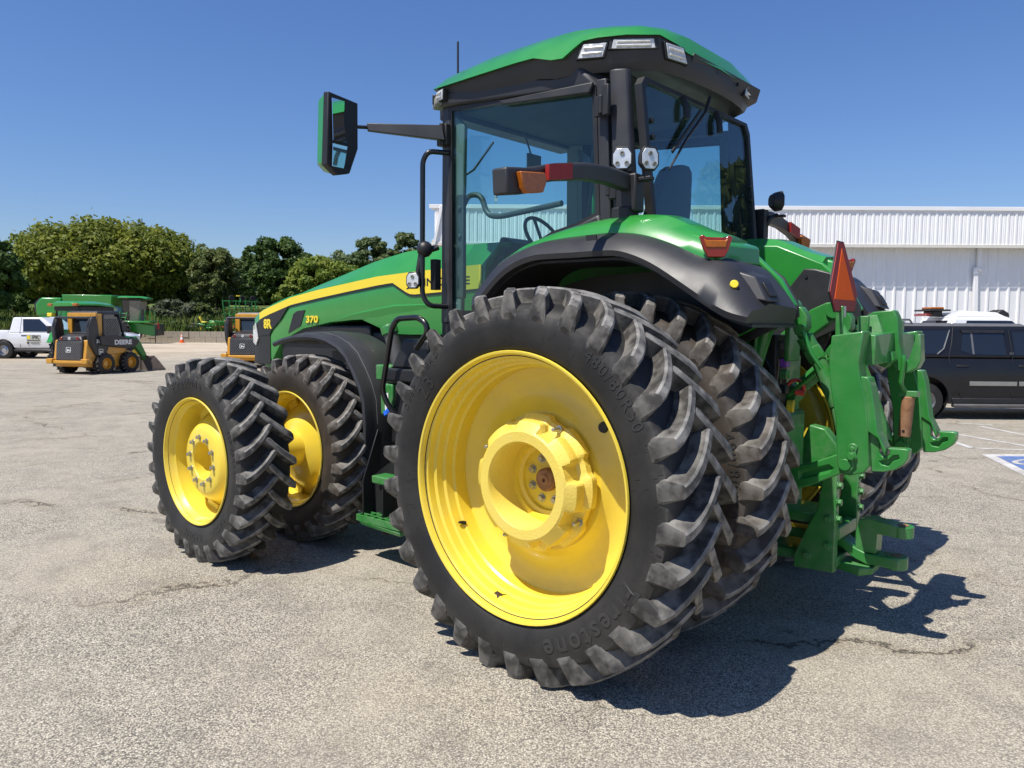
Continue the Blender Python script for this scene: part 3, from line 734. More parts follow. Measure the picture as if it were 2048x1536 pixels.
for s in (1, -1):
    rings = []
    for (lx, lz), (ux, uz), uc in zip(lowd, upd, upcd):
        a, b = Vector((lx, s*1.25, lz)), Vector((ux, s*1.10, uz))
        m1 = a*.55+b*.45+Vector((0, s*.022, .012))
        n_ = Vector((-(lx-0)*.0, 0, -.0))
        c = b+Vector((0, -s*.10, .004+uc)); 
        d_ = Vector((lx*.985, s*.62, lz-.035)); e = Vector((lx*.985, s*1.215, lz-.03)); f = Vector((lx*.99, s*1.243, lz-.03))
        ring = [f, a, m1, b, c, Vector((c.x, s*.62, c.z-.02)), d_, e]
        rings.append([tuple(p) for p in (ring if s > 0 else ring[::-1])])
    o = part('fender_flare', MB().loft(rings), 'plastic_grey' if 0 else 'plastic', smooth=42)
    # green upper shell
    rings = []
    for (ux, uz), (cx, cz) in zip(upd, crd):
        if ux < -.665: continue
        y0 = s*1.095
        k = max(0., min(1, (ux+.87)/.25)); 
        ring = [Vector((ux, y0, uz-.01)), Vector((ux, y0, uz+.004)), Vector((ux*.5+cx*.5, s*1.06, uz*.45+cz*.55)), Vector((cx, s*.97, cz)), Vector((cx+.01, s*.80, cz+.016)), Vector((cx+.02, s*.64, cz+.004)), Vector((cx+.03, s*.575, cz-.05)), Vector((ux, s*.56, uz-.20)), Vector((ux, s*.60, uz-.2))]
        rings.append([tuple(p) for p in (ring if s > 0 else ring[::-1])])
    part('fender', MB().loft(rings), 'green', smooth=30)
    # inner side wall with black access panel
    wall = [(.95,1.4),(.95,2.05),(.55,2.30),(.0,2.38),(-.30,2.36),(-.62,2.22),(-.80,2.05),(-.89,1.90),(-.6,1.75),(-.25,1.60),(.2,1.3)]
    part('fender_inner_wall', MB().prism(wall, 'y', s*.555, s*.60), 'green', .012)
    part('arch_side_liner', MB().prism([(x*.985, z-.02*(z>1.9)) for x, z in wall], 'y', s*.603, s*.615), 'plastic_dark')
    part('fender_panel', MB().prism([(-.50,2.185),(-.34,1.98),(-.25,1.80),(-.22,1.70),(-.60,1.70),(-.89,1.84),(-.88,1.93),(-.80,2.06),(-.68,2.15),(-.58,2.18)], 'y', s*.535, s*.553), 'plastic', .012)
    for q in ((-.52,2.13),(-.32,1.94),(-.28,1.79)):
        part('panel_screw', MB().cyl((q[0],s*.536,q[1]),(q[0],s*.528,q[1]),.011,10), 'plastic_dark')
    part('wheel_arch_liner', MB().loft([[(x, s*1.19, z-.035), (x, s*.62, z-.035), (x, s*.62, z-.05), (x, s*1.19, z-.05)] for x, z in lowd]), 'plastic_dark')
    # rear socket housing
    mb = MB().hull3([(-.74,s*1.06,2.075),(-.74,s*.88,2.09),(-.86,s*.86,1.93),(-.86,s*1.08,1.92)], [(-.85,s*1.045,2.04),(-.85,s*.895,2.045),(-.925,s*.88,1.915),(-.925,s*1.06,1.91)])
    part('socket_housing', mb, 'plastic', .010)
    part('socket_cover', MB().box((-.893,s*.97,1.975),(.012,.10,.08),(0,radians(30),0)), 'plastic_dark', .004)
    # tail lamp: amber above red, on a green stand
    base = MB().hull3([(-.46,s*1.075,2.16),(-.46,s*.64,2.16),(-.70,s*.64,2.12),(-.665,s*1.075,2.12)], [(-.46,s*1.03,2.295),(-.46,s*.68,2.31),(-.70,s*.66,2.225),(-.655,s*1.03,2.225)])
    part('lamp_stand', base, 'green', .015)
    def lampq(pts, dx, m, nm, par=None):
        return part(nm, MB().hull3([(x, s*y, z) for x, y, z in pts], [(x+dx, s*y, z+.004) for x, y, z in pts]), m, .004, parent=par)
# near tail lamp faces the camera side of the fender corner
def quad_plate(c, xax, yax, pts, thick):
    F = frame(c, xax, yax); mb = MB(); mb.prism(pts, 'z', 0, thick); mb.v = [tuple(F @ Vector(p)) for p in mb.v]; return mb
for s in (1, -1):
    c = (-.635, s*1.078, 2.205); xa = (-.93, -s*.36, -.05) if s > 0 else (.93*1, -.36, .05)
    xa = (-.80, -.60, 0) if s > 0 else (.80, -.60, 0)
    if s < 0: c = (-.68, -.80, 2.215)
    if s < 0: xa = (-.35, -.93, 0)
    t1 = part('tail_lamp', quad_plate(c, xa, (-.10, 0, .95), [(x*.74, y*.80) for x, y in ((-.115,.055),(-.09,.072),(-.07,.055),(.07,.05),(.09,.066),(.115,.05),(.09,-.03),(.065,-.075),(-.055,-.075),(-.085,-.02))], .03), 'red', .005)
    part('indicator', quad_plate(c, xa, (-.10, 0, .95), [(x*.74, y*.80) for x, y in ((-.085,.05),(-.065,.035),(.065,.033),(.085,.047),(.07,-.012),(-.065,-.012))], .034), 'amber', .004, parent=t1)
part('release_button', MB().cyl((-.755,1.11,1.985),(-.79,1.165,2.0),.021,18), 'stripe', .003)
part('fender_mark', MB().prism([(.02,2.235),(.09,2.235),(.10,2.30),(.03,2.30)],'y',1.19,1.2), 'plastic_dark')
part('fender_rivet', MB().lathe([(.018,0),(.018,.006),(.010,.006),(.010,-.01)], c=(-.62,1.20,1.99), n=14), 'led')
# ---------------------------------------------------------------- cab
def sec(poly, a, b):  # vertical pillar between two horizontal outlines
    return MB().hull3(a, b)
def pillar(name, lo, hi, m='plastic', bevel=.012): return part(name, MB().hull3(lo, hi), m, bevel)
for s in (1, -1):
    pillar('front_pillar', [(1.54,s*.86,1.80),(1.66,s*.84,1.80),(1.66,s*.76,1.80),(1.56,s*.78,1.80)][::s], [(1.54,s*.87,3.36),(1.63,s*.85,3.36),(1.63,s*.76,3.36),(1.56,s*.79,3.36)][::s], bevel=.01)
    pillar('rear_pillar', [(.13,s*.872,2.36),(.13,s*.80,2.36),(.05,s*.755,2.33),(-.005,s*.785,2.33),(.005,s*.842,2.34),(.07,s*.87,2.35)][::s], [(.205,s*.832,3.33),(.205,s*.77,3.33),(.13,s*.735,3.33),(.095,s*.752,3.33),(.105,s*.795,3.33),(.16,s*.83,3.33)][::s], 'plastic', bevel=.012)
    pillar('door_rear_frame', [(.235,s*.866,2.40),(.235,s*.82,2.40),(.15,s*.82,2.38),(.15,s*.866,2.38)][::s], [(.285,s*.858,3.28),(.285,s*.80,3.28),(.215,s*.80,3.28),(.215,s*.85,3.28)][::s], 'plastic', bevel=.008)
    # door glass follows the fender line
    gl = [(1.545,1.86),(1.545,3.335),(.275,3.235),(.235,2.46),(.40,2.40),(.60,2.36),(.78,2.28),(.95,2.12),(1.06,1.95),(1.10,1.86)]
    part('door_window', MB().prism(gl, 'y', s*.852, s*.858), 'glass', smooth=0)
    fr = MB()
    def band(pts, wd, y0, y1):
        mb = MB(); V = [Vector(p) for p in pts]; n = len(V); inn = []
        cen = sum(V, Vector((0,0)))/n
        ar = sum(V[i].x*V[(i+1)%n].y-V[(i+1)%n].x*V[i].y for i in range(n)); sg = 1 if ar > 0 else -1
        for i in range(n):
            e1, e2 = (V[i]-V[i-1]).normalized(), (V[(i+1)%n]-V[i]).normalized()
            n1, n2 = Vector((-e1.y, e1.x))*sg, Vector((-e2.y, e2.x))*sg
            b = (n1+n2); b = b/max(.35, b.length_squared/2)
            inn.append(V[i]+b*wd)
        for i in range(n):
            j = (i+1) % n
            lo = [(V[i].x,y0,V[i].y),(V[j].x,y0,V[j].y),(inn[j].x,y0,inn[j].y),(inn[i].x,y0,inn[i].y)]
            mb.hull3(lo, [(x,y1,z) for x,_,z in lo])
        return mb
    part('door_frame', band(gl, .03, s*.846, s*.868), 'plastic_dark', smooth=0)
    # lower seal band against the fender
    seal = [(.235,2.47),(.40,2.415),(.60,2.375),(.79,2.29),(.97,2.12),(1.08,1.95),(1.13,1.80),(1.02,1.80),(.95,1.98),(.83,2.16),(.68,2.28),(.5,2.33),(.3,2.36),(.2,2.38)]
    part('door_sill', MB().prism(seal, 'y', s*.80, s*.885), 'plastic', .02)
    part('header_rail', MB().hull3([(1.62,s*.90,3.34),(1.62,s*.78,3.34),(.22,s*.74,3.25),(.27,s*.86,3.235)][::s], [(1.66,s*.90,3.44),(1.66,s*.70,3.44),(.30,s*.70,3.40),(.42,s*.88,3.40)][::s]), 'plastic', .02)
    part('door_visor', MB().hull3([(1.05,s*.872,3.285),(1.0,s*.872,3.245),(.30,s*.872,3.19),(.28,s*.872,3.26)][::s], [(1.05,s*.895,3.285),(1.0,s*.905,3.25),(.30,s*.905,3.195),(.28,s*.895,3.26)][::s]), 'plastic_dark', .008)
    part('cab_side_panel', MB().prism([(1.66,1.45),(1.66,1.87),(1.10,1.87),(1.0,1.6),(.9,1.3)], 'y', s*.70, s*.84), 'plastic_dark', .02)
# hinge, handles and wires
part('door_hinge', MB().box((.175,.905,3.13),(.05,.03,.18)).box((.23,.9,3.10),(.05,.03,.12)).cyl((.205,.915,3.05),(.205,.915,3.16),.018,12), 'plastic_dark', .006)
part('door_hinge', MB().box((.11,.91,2.62),(.06,.03,.16)).cyl((.14,.915,2.56),(.14,.915,2.68),.018,12), 'plastic_dark', .006)
part('windscreen', MB().loft([[(1.70,-.78+.1*0,1.85),(1.85,-.4,1.85),(1.88,0,1.85),(1.85,.4,1.85),(1.68,.77,1.85)],[(1.64,-.77,3.36),(1.76,-.4,3.36),(1.79,0,3.36),(1.76,.4,3.36),(1.64,.77,3.36)]], closed=False), 'glass', smooth=60)
rg = [(-.74,2.44),(-.70,2.36),(.62,2.36),(.72,2.44),(.745,3.22),(.70,3.27),(-.70,3.27),(-.74,3.20)]
def xr(z): return interp(z, [2.3,3.3], [-.055,.045])
part('rear_window', MB().hull3([(xr(z)-.003,y,z) for y,z in rg],[(xr(z)+.003,y,z) for y,z in rg]), 'glass', smooth=0)
def band_x(pts, wd, t0, t1):
    V = [Vector(p) for p in pts]; n = len(V); c = sum(V, Vector((0,0)))/n; mb = MB()
    inn = [c+(p-c)*(1-wd/(p-c).length) for p in V]; ou = [c+(p-c)*(1+.02/(p-c).length) for p in V]
    for i in range(n):
        j = (i+1) % n
        q = [ou[i],ou[j],inn[j],inn[i]]
        mb.hull3([(xr(p.y)+t0,p.x,p.y) for p in q],[(xr(p.y)+t1,p.x,p.y) for p in q])
    return mb
part('rear_window_frame', band_x(rg, .028, -.02, .03), 'plastic_dark', smooth=0)
part('rear_sill', MB().bb(-.04,.25,-.74,.74,2.16,2.345), 'plastic_dark', .02)
part('cab_rear_wall', MB().bb(-.08,.12,-.56,.56,1.30,2.2), 'plastic_dark', .02)
part('cab_floor', MB().bb(.05,1.72,-.72,.72,1.55,1.68), 'plastic_dark', .02)
part('headliner', MB().bb(.16,1.66,-.70,.70,3.33,3.40), 'headliner', .02)
part('front_header', MB().bb(1.60,1.78,-.74,.74,3.30,3.42), 'plastic_dark', .02)
for y0 in (.25,-.22):
    part('window_latch', MB().tube([(.03,y0,3.26),(.0,y0,3.20),(-.01,y0,3.12)], .022, 8), 'plastic_dark', .0)
for z in (2.93,3.03): part('window_button', MB().cyl((xr(z)-.004,.66,z),(xr(z)-.022,.66,z),.018,14), 'plastic_dark', .004)
for z in (2.72,2.82): part('window_button', MB().cyl((xr(z)-.004,-.70,z),(xr(z)-.03,-.70,z),.018,14), 'plastic_dark', .004)
part('rear_wiper', MB().tube([(-.03,-.02,3.31),(-.03,.04,3.20),(-.03,.28,2.99),(-.03,.50,2.76)], [.012,.012,.009,.006], 8), 'plastic_dark', 0)
part('wiper_blade', MB().box((-.022,.27,3.04),(.012,.50,.022),(radians(-42),0,0)), 'plastic_dark', .003)
part('front_wiper', MB().tube([(1.86,.05,3.28),(1.84,.30,3.02),(1.83,.42,2.95)], [.010,.009,.007], 8), 'plastic_dark', 0)
# interior ---------------------------------------------------------
seat = part('seat', MB().loft([[(.40,y-.1,2.02),(.40,y-.1,2.12),(.90,y-.1,2.14),(.92,y-.1,2.02)] for y in (-.25,-.15,.0,.15,.25)]), 'seat', .04)
bk = []
for z, wd, x in ((2.10,.24,.42),(2.3,.265,.38),(2.5,.26,.34),(2.64,.23,.31),(2.74,.195,.29),(2.82,.165,.275),(2.87,.13,.265),(2.90,.06,.26)):
    bk.append([(x+.06,wd*.85-.1,z),(x+.04,wd-.1,z),(x-.05,wd-.1,z),(x-.08,wd*.7-.1,z),(x-.08,-wd*.7-.1,z),(x-.05,-wd-.1,z),(x+.04,-wd-.1,z),(x+.06,-wd*.85-.1,z)])
part('seat_back', MB().loft(bk), 'seat', smooth=60, parent=seat)
part('armrest', MB().box((.85,-.34,2.30),(.45,.12,.10)).box((.70,.33,2.28),(.34,.07,.06)), 'seat', .02, parent=seat)
col = part('steering_column', MB().tube([(1.60,0,1.68),(1.48,0,2.15),(1.40,0,2.42)], [.09,.07,.05], 12), 'plastic_dark', 0)
wh = MB(); Mw = Matrix.Translation((1.36,0,2.47)) @ Matrix.Rotation(radians(-58), 4, 'Y')
ring = [(.20*cos(2*pi*k/28), .20*sin(2*pi*k/28), 0) for k in range(29)]
wh.tube([tuple(Mw @ Vector(p)) for p in ring], .015, 8, caps=False)
for a in (0, 2.1, 4.2): wh.tube([tuple(Mw @ Vector((0,0,-.03))), tuple(Mw @ Vector((.2*cos(a),.2*sin(a),0)))], .013, 6)
part('steering_wheel', wh, 'plastic_dark', 0, parent=col)
dash = part('dashboard', MB().hull3([(1.50,-.2,2.1),(1.50,.2,2.1),(1.72,.25,2.05),(1.72,-.25,2.05)],[(1.50,-.16,2.42),(1.50,.16,2.42),(1.66,.2,2.50),(1.66,-.2,2.50)]), 'plastic_dark', .03)
part('monitor', MB().box((1.12,-.52,2.62),(.03,.28,.19),(0,radians(-12),radians(28))), 'plastic_dark', .01)
part('monitor', MB().box((1.30,-.46,3.10),(.04,.30,.20),(0,radians(12),radians(20))), 'plastic_grey', .01)
part('monitor', MB().box((.62,-.18,3.17),(.03,.22,.14),(0,.1,0)), 'plastic_grey', .01)
part('monitor_screen', MB().box((.603,-.18,3.175),(.004,.18,.10),(0,.1,0)), 'car_screen', 0)
part('control_lever', MB().tube([(.95,-.40,2.34),(1.02,-.41,2.47)], [.02,.03], 8).tube([(1.08,-.34,2.34),(1.12,-.34,2.42)], .012, 6), 'plastic_dark', 0)
part('cab_mirror', MB().box((1.42,.06,3.02),(.02,.16,.20)).tube([(1.52,.06,3.3),(1.44,.06,3.1)], .008, 6), 'plastic_grey', .006)
part('side_console', MB().bb(.35,1.15,-.74,-.44,1.68,2.22), 'plastic_grey', .03)
part('corner_post_trim', MB().hull3([(1.52,-.73,1.8),(1.62,-.73,1.8),(1.62,-.63,1.8),(1.52,-.66,1.8)],[(1.52,-.73,3.34),(1.62,-.73,3.34),(1.62,-.63,3.34),(1.52,-.66,3.34)]), 'trim', .01)
part('corner_post_trim', MB().hull3([(1.46,.83,1.86),(1.55,.83,1.86),(1.55,.79,1.86),(1.46,.79,1.86)],[(1.43,.83,3.2),(1.55,.83,3.3),(1.55,.79,3.3),(1.43,.79,3.2)]), 'trim', .01)
part('door_latch_plate', MB().prism([(1.435,1.98),(1.435,2.72),(1.50,2.72),(1.52,2.66),(1.52,1.98)],'y',.80,.835).cyl((1.47,.835,2.62),(1.47,.848,2.62),.018,12).cyl((1.47,.835,2.42),(1.47,.848,2.42),.018,12), 'plastic_grey', .006)
part('door_pull', MB().tube([(1.49,.80,2.60),(1.44,.78,2.72),(1.32,.77,2.71),(1.26,.77,2.56),(1.14,.77,2.54),(.60,.77,2.58)], .02, 10, round_=.06), 'plastic_grey', 0)
part('cab_seat_belt', MB().tube([(.45,.62,3.2),(.52,.55,2.7),(.62,.5,2.35)], .012, 6), 'plastic_dark', 0)

# roof --------------------------------------------------------------
RL = [(1.78,0,3.475),(1.775,.45,3.475),(1.74,.74,3.47),(1.64,.93,3.462),(1.30,.953,3.462),(.85,.953,3.474),(.70,.953,3.472),(.56,.953,3.43),(.47,.95,3.422),(.40,.93,3.472),(.35,.905,3.512),(.27,.87,3.522),(.12,.78,3.530),(-.04,.66,3.525),(-.075,.50,3.50),(-.085,.40,3.475),(-.10,.30,3.468),(-.11,0,3.468)]
RT = [(1.62,0,3.585),(1.62,.42,3.585),(1.58,.66,3.59),(1.50,.775,3.60),(1.20,.80,3.618),(.85,.80,3.63),(.70,.80,3.633),(.56,.80,3.632),(.47,.80,3.628),(.40,.795,3.622),(.34,.785,3.618),(.25,.75,3.616),(.11,.66,3.614),(.01,.52,3.61),(-.015,.42,3.606),(-.03,.34,3.603),(-.04,.28,3.6),(-.04,0,3.6)]
RC = [(1.45,0,3.60),(1.45,.4,3.60),(1.42,.58,3.605),(1.36,.66,3.62),(1.12,.68,3.645),(.85,.68,3.66),(.70,.68,3.662),(.56,.68,3.66),(.48,.67,3.655),(.43,.66,3.65),(.38,.64,3.645),(.30,.6,3.643),(.2,.52,3.64),(.12,.42,3.636),(.1,.34,3.632),(.09,.28,3.63),(.08,.24,3.628),(.08,0,3.628)]
def full(half): return half+[(x,-y,z) for x,y,z in half[::-1]][1:-1]
mid = [tuple((Vector(a)*.5+Vector(b)*.5)+Vector((0, .012 if a[1] > .3 else 0, .006))) for a, b in zip(RL, RT)]
under = [(x*.985+.01, y*.97, z+.004) for x, y, z in RL]
roof = MB().loft([full(under), full(RL), full(mid), full(RT), full(RC)], True, False)
n = len(full(RC)); roof.add(full([(x*.6+.3, y*.5, z+.012) for x, y, z in RC])+[], []) 
roof.loft([full(RC), full([(x*.5+.38, y*.45, z+.014) for x, y, z in RC])], True, False)
roof.add(full([(x*.5+.38, y*.45, z+.014) for x, y, z in RC]), [tuple(range(n))])
ro = part('cab_roof', roof, 'green', smooth=40)
fix_normals(ro.data)
# black lower shell of the roof
RB1 = [(x*.985+.008, y*.965, z+.012) for x, y, z in RL]
RB2 = [(x*.985+.01, y*.955, 3.395 if x < .5 else 3.425) for x, y, z in RL]
RB3 = [(x*.95+.035, y*.925, 3.335 if x < .6 else 3.36) for x, y, z in RL]
rb = MB().loft([full(RB1), full(RB2), full(RB3)], True, True)
part('roof_underside', rb, 'plastic', smooth=40)
part('roof_rear_bar', MB().hull3([(-.075,.34,3.40),(-.075,-.66,3.40),(.02,-.66,3.37),(.02,.34,3.37)],[(-.105,.34,3.49),(-.105,-.66,3.49),(.02,-.66,3.49),(.02,.34,3.49)]), 'plastic', .01)
for y in (.02,-.3): part('bar_bolt', MB().cyl((-.085,y,3.445),(-.10,y,3.445),.012,10), 'plastic_dark')
for s in (1,-1):
    def lamp(a, b, z0, z1, skew, nm):
        a, b = Vector((a[0], a[1]*s, 0)), Vector((b[0], b[1]*s, 0)); n_ = Vector((-(b-a).y, (b-a).x, 0)).normalized()*(-s)
        if n_.dot(Vector((-1, s, 0))) < 0: n_ = -n_
        q = [a+Vector((0,0,z0)), b+Vector((0,0,z0)), b+(b-a)*skew[1]+Vector((0,0,z1)), a+(b-a)*skew[0]+Vector((0,0,z1))]
        h = part(nm, MB().hull3([tuple(p-n_*.03) for p in q], [tuple(p+n_*.012) for p in q]), 'plastic_dark', .004)
        cen = sum(q, Vector())/4; q2 = [cen+(p-cen)*.86 for p in q]
        part('lens', MB().hull3([tuple(p) for p in q2], [tuple(p+n_*.016) for p in q2]), 'lens', .003, parent=h)
        for k in (.3, .7):
            l = q2[0].lerp(q2[3], k); r_ = q2[1].lerp(q2[2], k)
            part('led_bar', MB().tube([tuple(l.lerp(r_, .1)+n_*.017), tuple(l.lerp(r_, .9)+n_*.017)], .008, 6), 'led', parent=h)
    lamp((.40,.905),(.245,.825),3.405,3.500,(.22,.16),'roof_lamp')
    lamp((.225,.82),(-.02,.635),3.45,3.515,(.05,-.04),'roof_lamp')
    lamp((-.045,.60),(-.085,.40),3.395,3.495,(-.12,-.22),'roof_lamp')
    lamp((1.62,.90),(1.53,.925),3.37,3.45,(0,0),'roof_lamp')
    lamp((1.74,.78),(1.66,.88),3.375,3.44,(0,0),'roof_lamp')
    part('lamp_pod', MB().box((1.64,s*.84,3.385),(.16,.12,.07),(0,0,s*-.6)), 'trim', .015)
part('antenna', MB().cyl((1.72,.60,3.58),(1.72,.60,3.90),.008,8).cyl((1.72,.6,3.54),(1.72,.6,3.60),.016,10), 'plastic_dark')
part('receiver_dome', MB().ico((1.66,.45,3.55), .10, 8, sc=(1.2,1.2,.9)), 'lens', smooth=60)
part('roof_stud', MB().cyl((.55,.55,3.64),(.55,.55,3.685),.010,8).cyl((.48,.5,3.64),(.48,.5,3.67),.008,8), 'steel')
part('roof_plug', MB().box((.05,-.42,3.615),(.07,.06,.03)), 'plastic_dark', .006)

# mirror, lamps, handles outside the cab -------------------------------
mm = part('mirror_housing', MB().hull3([(1.93,1.655,3.335),(1.90,1.43,3.30),(1.885,1.44,2.99),(1.90,1.50,2.82),(1.93,1.59,2.80),(1.95,1.665,2.86)],[(2.04,1.63,3.31),(2.04,1.46,3.28),(2.03,1.47,3.0),(2.03,1.52,2.85),(2.03,1.60,2.83),(2.05,1.64,2.88)]), 'green', .015)
part('mirror_bezel', MB().hull3([(1.885,1.655,3.335),(1.865,1.425,3.30),(1.855,1.435,2.99),(1.865,1.50,2.815),(1.885,1.59,2.795),(1.90,1.665,2.86)],[(1.935,1.658,3.338),(1.905,1.425,3.303),(1.89,1.435,2.99),(1.905,1.50,2.815),(1.935,1.593,2.795),(1.955,1.668,2.86)]), 'plastic_dark', .006, parent=mm)
def mirror_pane(z0, z1, y0, y1, tilt):
    F = frame((1.874, (y0+y1)/2, (z0+z1)/2), (.075, -1, .0), (tilt, .0, 1)); w_, h = (y1-y0)/2, (z1-z0)/2
    mb = MB(); mb.prism([(-w_,-h),(w_,-h),(w_,h),(-w_,h)],'z',0,.004); mb.v = [tuple(F @ Vector(p)) for p in mb.v]
    o = part('mirror_pane', mb, 'chrome', 0, smooth=0, parent=mm); return o
mirror_pane(3.015,3.292,1.447,1.638,.02); mirror_pane(2.845,2.995,1.475,1.64,-.06)
part('mirror_arm', MB().hull3([(1.60,.90,3.20),(1.56,.90,3.09),(1.52,.93,3.09),(1.55,.93,3.20)],[(1.93,1.30,3.195),(1.92,1.30,3.14),(1.89,1.32,3.14),(1.90,1.32,3.195)]).tube([(1.915,1.30,3.17),(1.97,1.50,3.15)], .014, 8), 'plastic', .008)
part('mirror_hinge', MB().box((1.58,.88,3.14),(.10,.06,.15)).cyl((1.57,.91,3.06),(1.57,.91,3.22),.02,10), 'plastic_dark', .008)
part('mirror_housing', MB().box((1.95,-1.55,3.06),(.1,.2,.46)), 'green', .02)
part('mirror_arm', MB().tube([(1.6,-.86,3.15),(1.95,-1.5,3.16)], .03, 8), 'plastic', 0)
part('grab_handle', MB().tube([(1.55,.87,3.015),(1.62,1.0,3.015),(1.655,1.02,2.95),(1.665,1.02,2.0),(1.62,1.0,1.925),(1.56,.87,1.92)], .019, 12, round_=.05), 'black_paint', 0)
for s in (1, -1):
    arm = [(.0,s*.93,2.62),(.01,s*1.15,2.635),(.02,s*1.35,2.625),(.03,s*1.6,2.585),(.05,s*1.82,2.53),(.06,s*1.98,2.49)]
    hh = [.052,.050,.047,.046,.046,.04]
    rings = [[(x+.03,y,z-h),(x+.035,y,z+h*.7),(x+.02,y,z+h),(x-.02,y,z+h),(x-.035,y,z+h*.7),(x-.03,y,z-h)] for (x,y,z),h in zip(arm, hh)]
    if s < 0: rings = [q[::-1] for q in rings]
    a = part('warning_arm', MB().loft(rings), 'plastic', .008)
    part('arm_end', MB().hull3([(.10,s*1.80,2.45),(.10,s*1.99,2.42),(.0,s*1.99,2.42),(.0,s*1.80,2.45)][::s],[(.10,s*1.80,2.575),(.10,s*2.0,2.55),(.0,s*2.0,2.55),(.0,s*1.80,2.575)][::s]), 'plastic', .012, parent=a)
    part('amber_lamp', MB().prism([(s*1.93,2.535),(s*1.74,2.555),(s*1.72,2.52),(s*1.75,2.455),(s*1.88,2.435),(s*1.91,2.46)],'x',-.032,.0), 'amber', .006, parent=a)
    part('reflector_strip', MB().prism([(s*1.70,2.605),(s*1.50,2.64),(s*1.50,2.56),(s*1.70,2.525)],'x',-.026,-.0), 'red_refl', 0, parent=a)
    part('arm_mount', MB().box((.0,s*.90,2.56),(.14,.10,.22)).box((.02,s*.93,2.43),(.12,.10,.10)), 'plastic_dark', .012, parent=a)
def worklight(c, face, up=(0,0,1), sz=.105, back='plastic_dark', nm='work_lamp', lit=True):
    F = frame(c, Vector(up).cross(Vector(face)), up); q = sz/2
    o8 = [(-q*.55,q),(q*.55,q),(q*.9,q*.45),(q*.9,-q*.5),(q*.5,-q),(-q*.5,-q),(-q*.9,-q*.5),(-q*.9,q*.45)]
    mb = MB().prism(o8,'z',0,.02); mb.hull3([(x*.6,y*.6,-.055) for x,y in o8],[(x,y,0) for x,y in o8])
    mb.v = [tuple(F @ Vector(p)) for p in mb.v]; h = part(nm, mb, back, .004)
    mb = MB().prism([(x*.85,y*.85) for x,y in o8],'z',.019,.023); mb.v = [tuple(F @ Vector(p)) for p in mb.v]
    part('lens', mb, 'led', .002, parent=h)
    for x, y in ((0,q*.42),(-q*.4,-q*.42),(q*.4,-q*.42)):
        mb = MB().lathe([(.014,0),(.014,.006),(.009,.007),(.008,.003),(.0001,.003)],c=(0,0,0),ax='z',n=14); mb.v = [tuple(F @ Vector((p[0]+x,p[1]+y,p[2]+.022))) for p in mb.v]
        part('led', mb, 'trim', 0, parent=h)
    return h
worklight((.02,.955,2.755), (-.45,.85,-.05), sz=.135)
worklight((-.12,.90,2.745), (-.85,.45,-.10), sz=.135)
part('lamp_bracket', MB().box((.0,.90,2.65),(.05,.05,.08)).box((-.05,.90,2.635),(.20,.05,.022)).cyl((-.11,.90,2.62),(-.11,.90,2.69),.022,10).cyl((.02,.93,2.64),(.02,.93,2.69),.026,10).hull3([(.05,.88,2.44),(-.05,.88,2.44),(-.05,.92,2.44),(.05,.92,2.44)],[(.03,.88,2.63),(-.03,.88,2.63),(-.03,.92,2.63),(.03,.92,2.63)]), 'plastic_dark', .005)
worklight((-.10,-1.02,2.74), (-.5,-.8,-.1), sz=.145)
part('lamp_bracket', MB().tube([(-.05,-.90,2.52),(-.09,-.92,2.60),(-.11,-1.0,2.63)], .02, 8).box((-.05,-.86,2.48),(.06,.05,.36)).box((-.1,-.98,2.62),(.16,.05,.02)), 'plastic_dark', .004)
worklight((1.71,1.06,2.105), (-.35,.9,0), sz=.12)
part('lamp_bracket', MB().tube([(1.62,.90,2.35),(1.70,1.0,2.30),(1.71,1.02,2.15)], .022, 8).ico((1.66,1.0,2.33), .06, 6).box((1.63,.92,2.15),(.05,.06,.22)), 'plastic_dark', .004)
# steps, platform, tanks ---------------------------------------------
part('platform', MB().bb(1.35,2.05,.45,1.05,1.36,1.46), 'plastic_dark', .015)
part('side_tank', MB().hull3([(1.35,.45,.78),(1.35,1.02,.86),(2.05,1.02,.86),(2.05,.45,.78)],[(1.35,.45,1.36),(1.35,1.02,1.36),(2.0,1.02,1.36),(2.0,.45,1.36)]), 'plastic_dark', .05)
part('battery_box', MB().hull3([(1.62,.78,1.46),(1.62,1.02,1.46),(2.02,1.02,1.46),(2.02,.78,1.46)],[(1.66,.78,1.68),(1.62,1.0,1.68),(1.90,1.0,1.68),(1.98,.78,1.68)]), 'plastic_dark', .02)
part('filler_neck', MB().cyl((2.02,.93,1.48),(2.10,.95,1.72),.055,20), 'plastic_grey', 0)
part('filler_cap', MB().cyl((2.10,.95,1.715),(2.12,.955,1.775),.066,20).cyl((2.12,.955,1.775),(2.125,.957,1.79),.03,12), 'green_cast', .006)
part('frame_bracket', MB().bb(1.98,2.12,.80,1.04,1.10,1.34).bb(2.02,2.2,.80,1.02,1.36,1.48), 'green_cast', .012)
part('warning_label', MB().bb(2.02,2.06,1.041,1.045,1.14,1.27), 'white')
part('guard_rail', MB().tube([(1.86,1.02,1.02),(1.97,1.10,1.20),(2.0,1.12,1.30),(1.86,1.14,1.77),(1.80,1.14,1.83),(1.58,1.14,1.84),(1.50,1.14,1.80),(1.48,1.14,1.74),(1.66,1.08,1.62)], .021, 12, round_=.06), 'black_paint', 0)
part('blue_cap', MB().ico((2.02,1.03,1.135), .032, 5).box((2.04,1.05,1.12),(.04,.02,.04),(.3,.5,.2)), 'blue', .004)
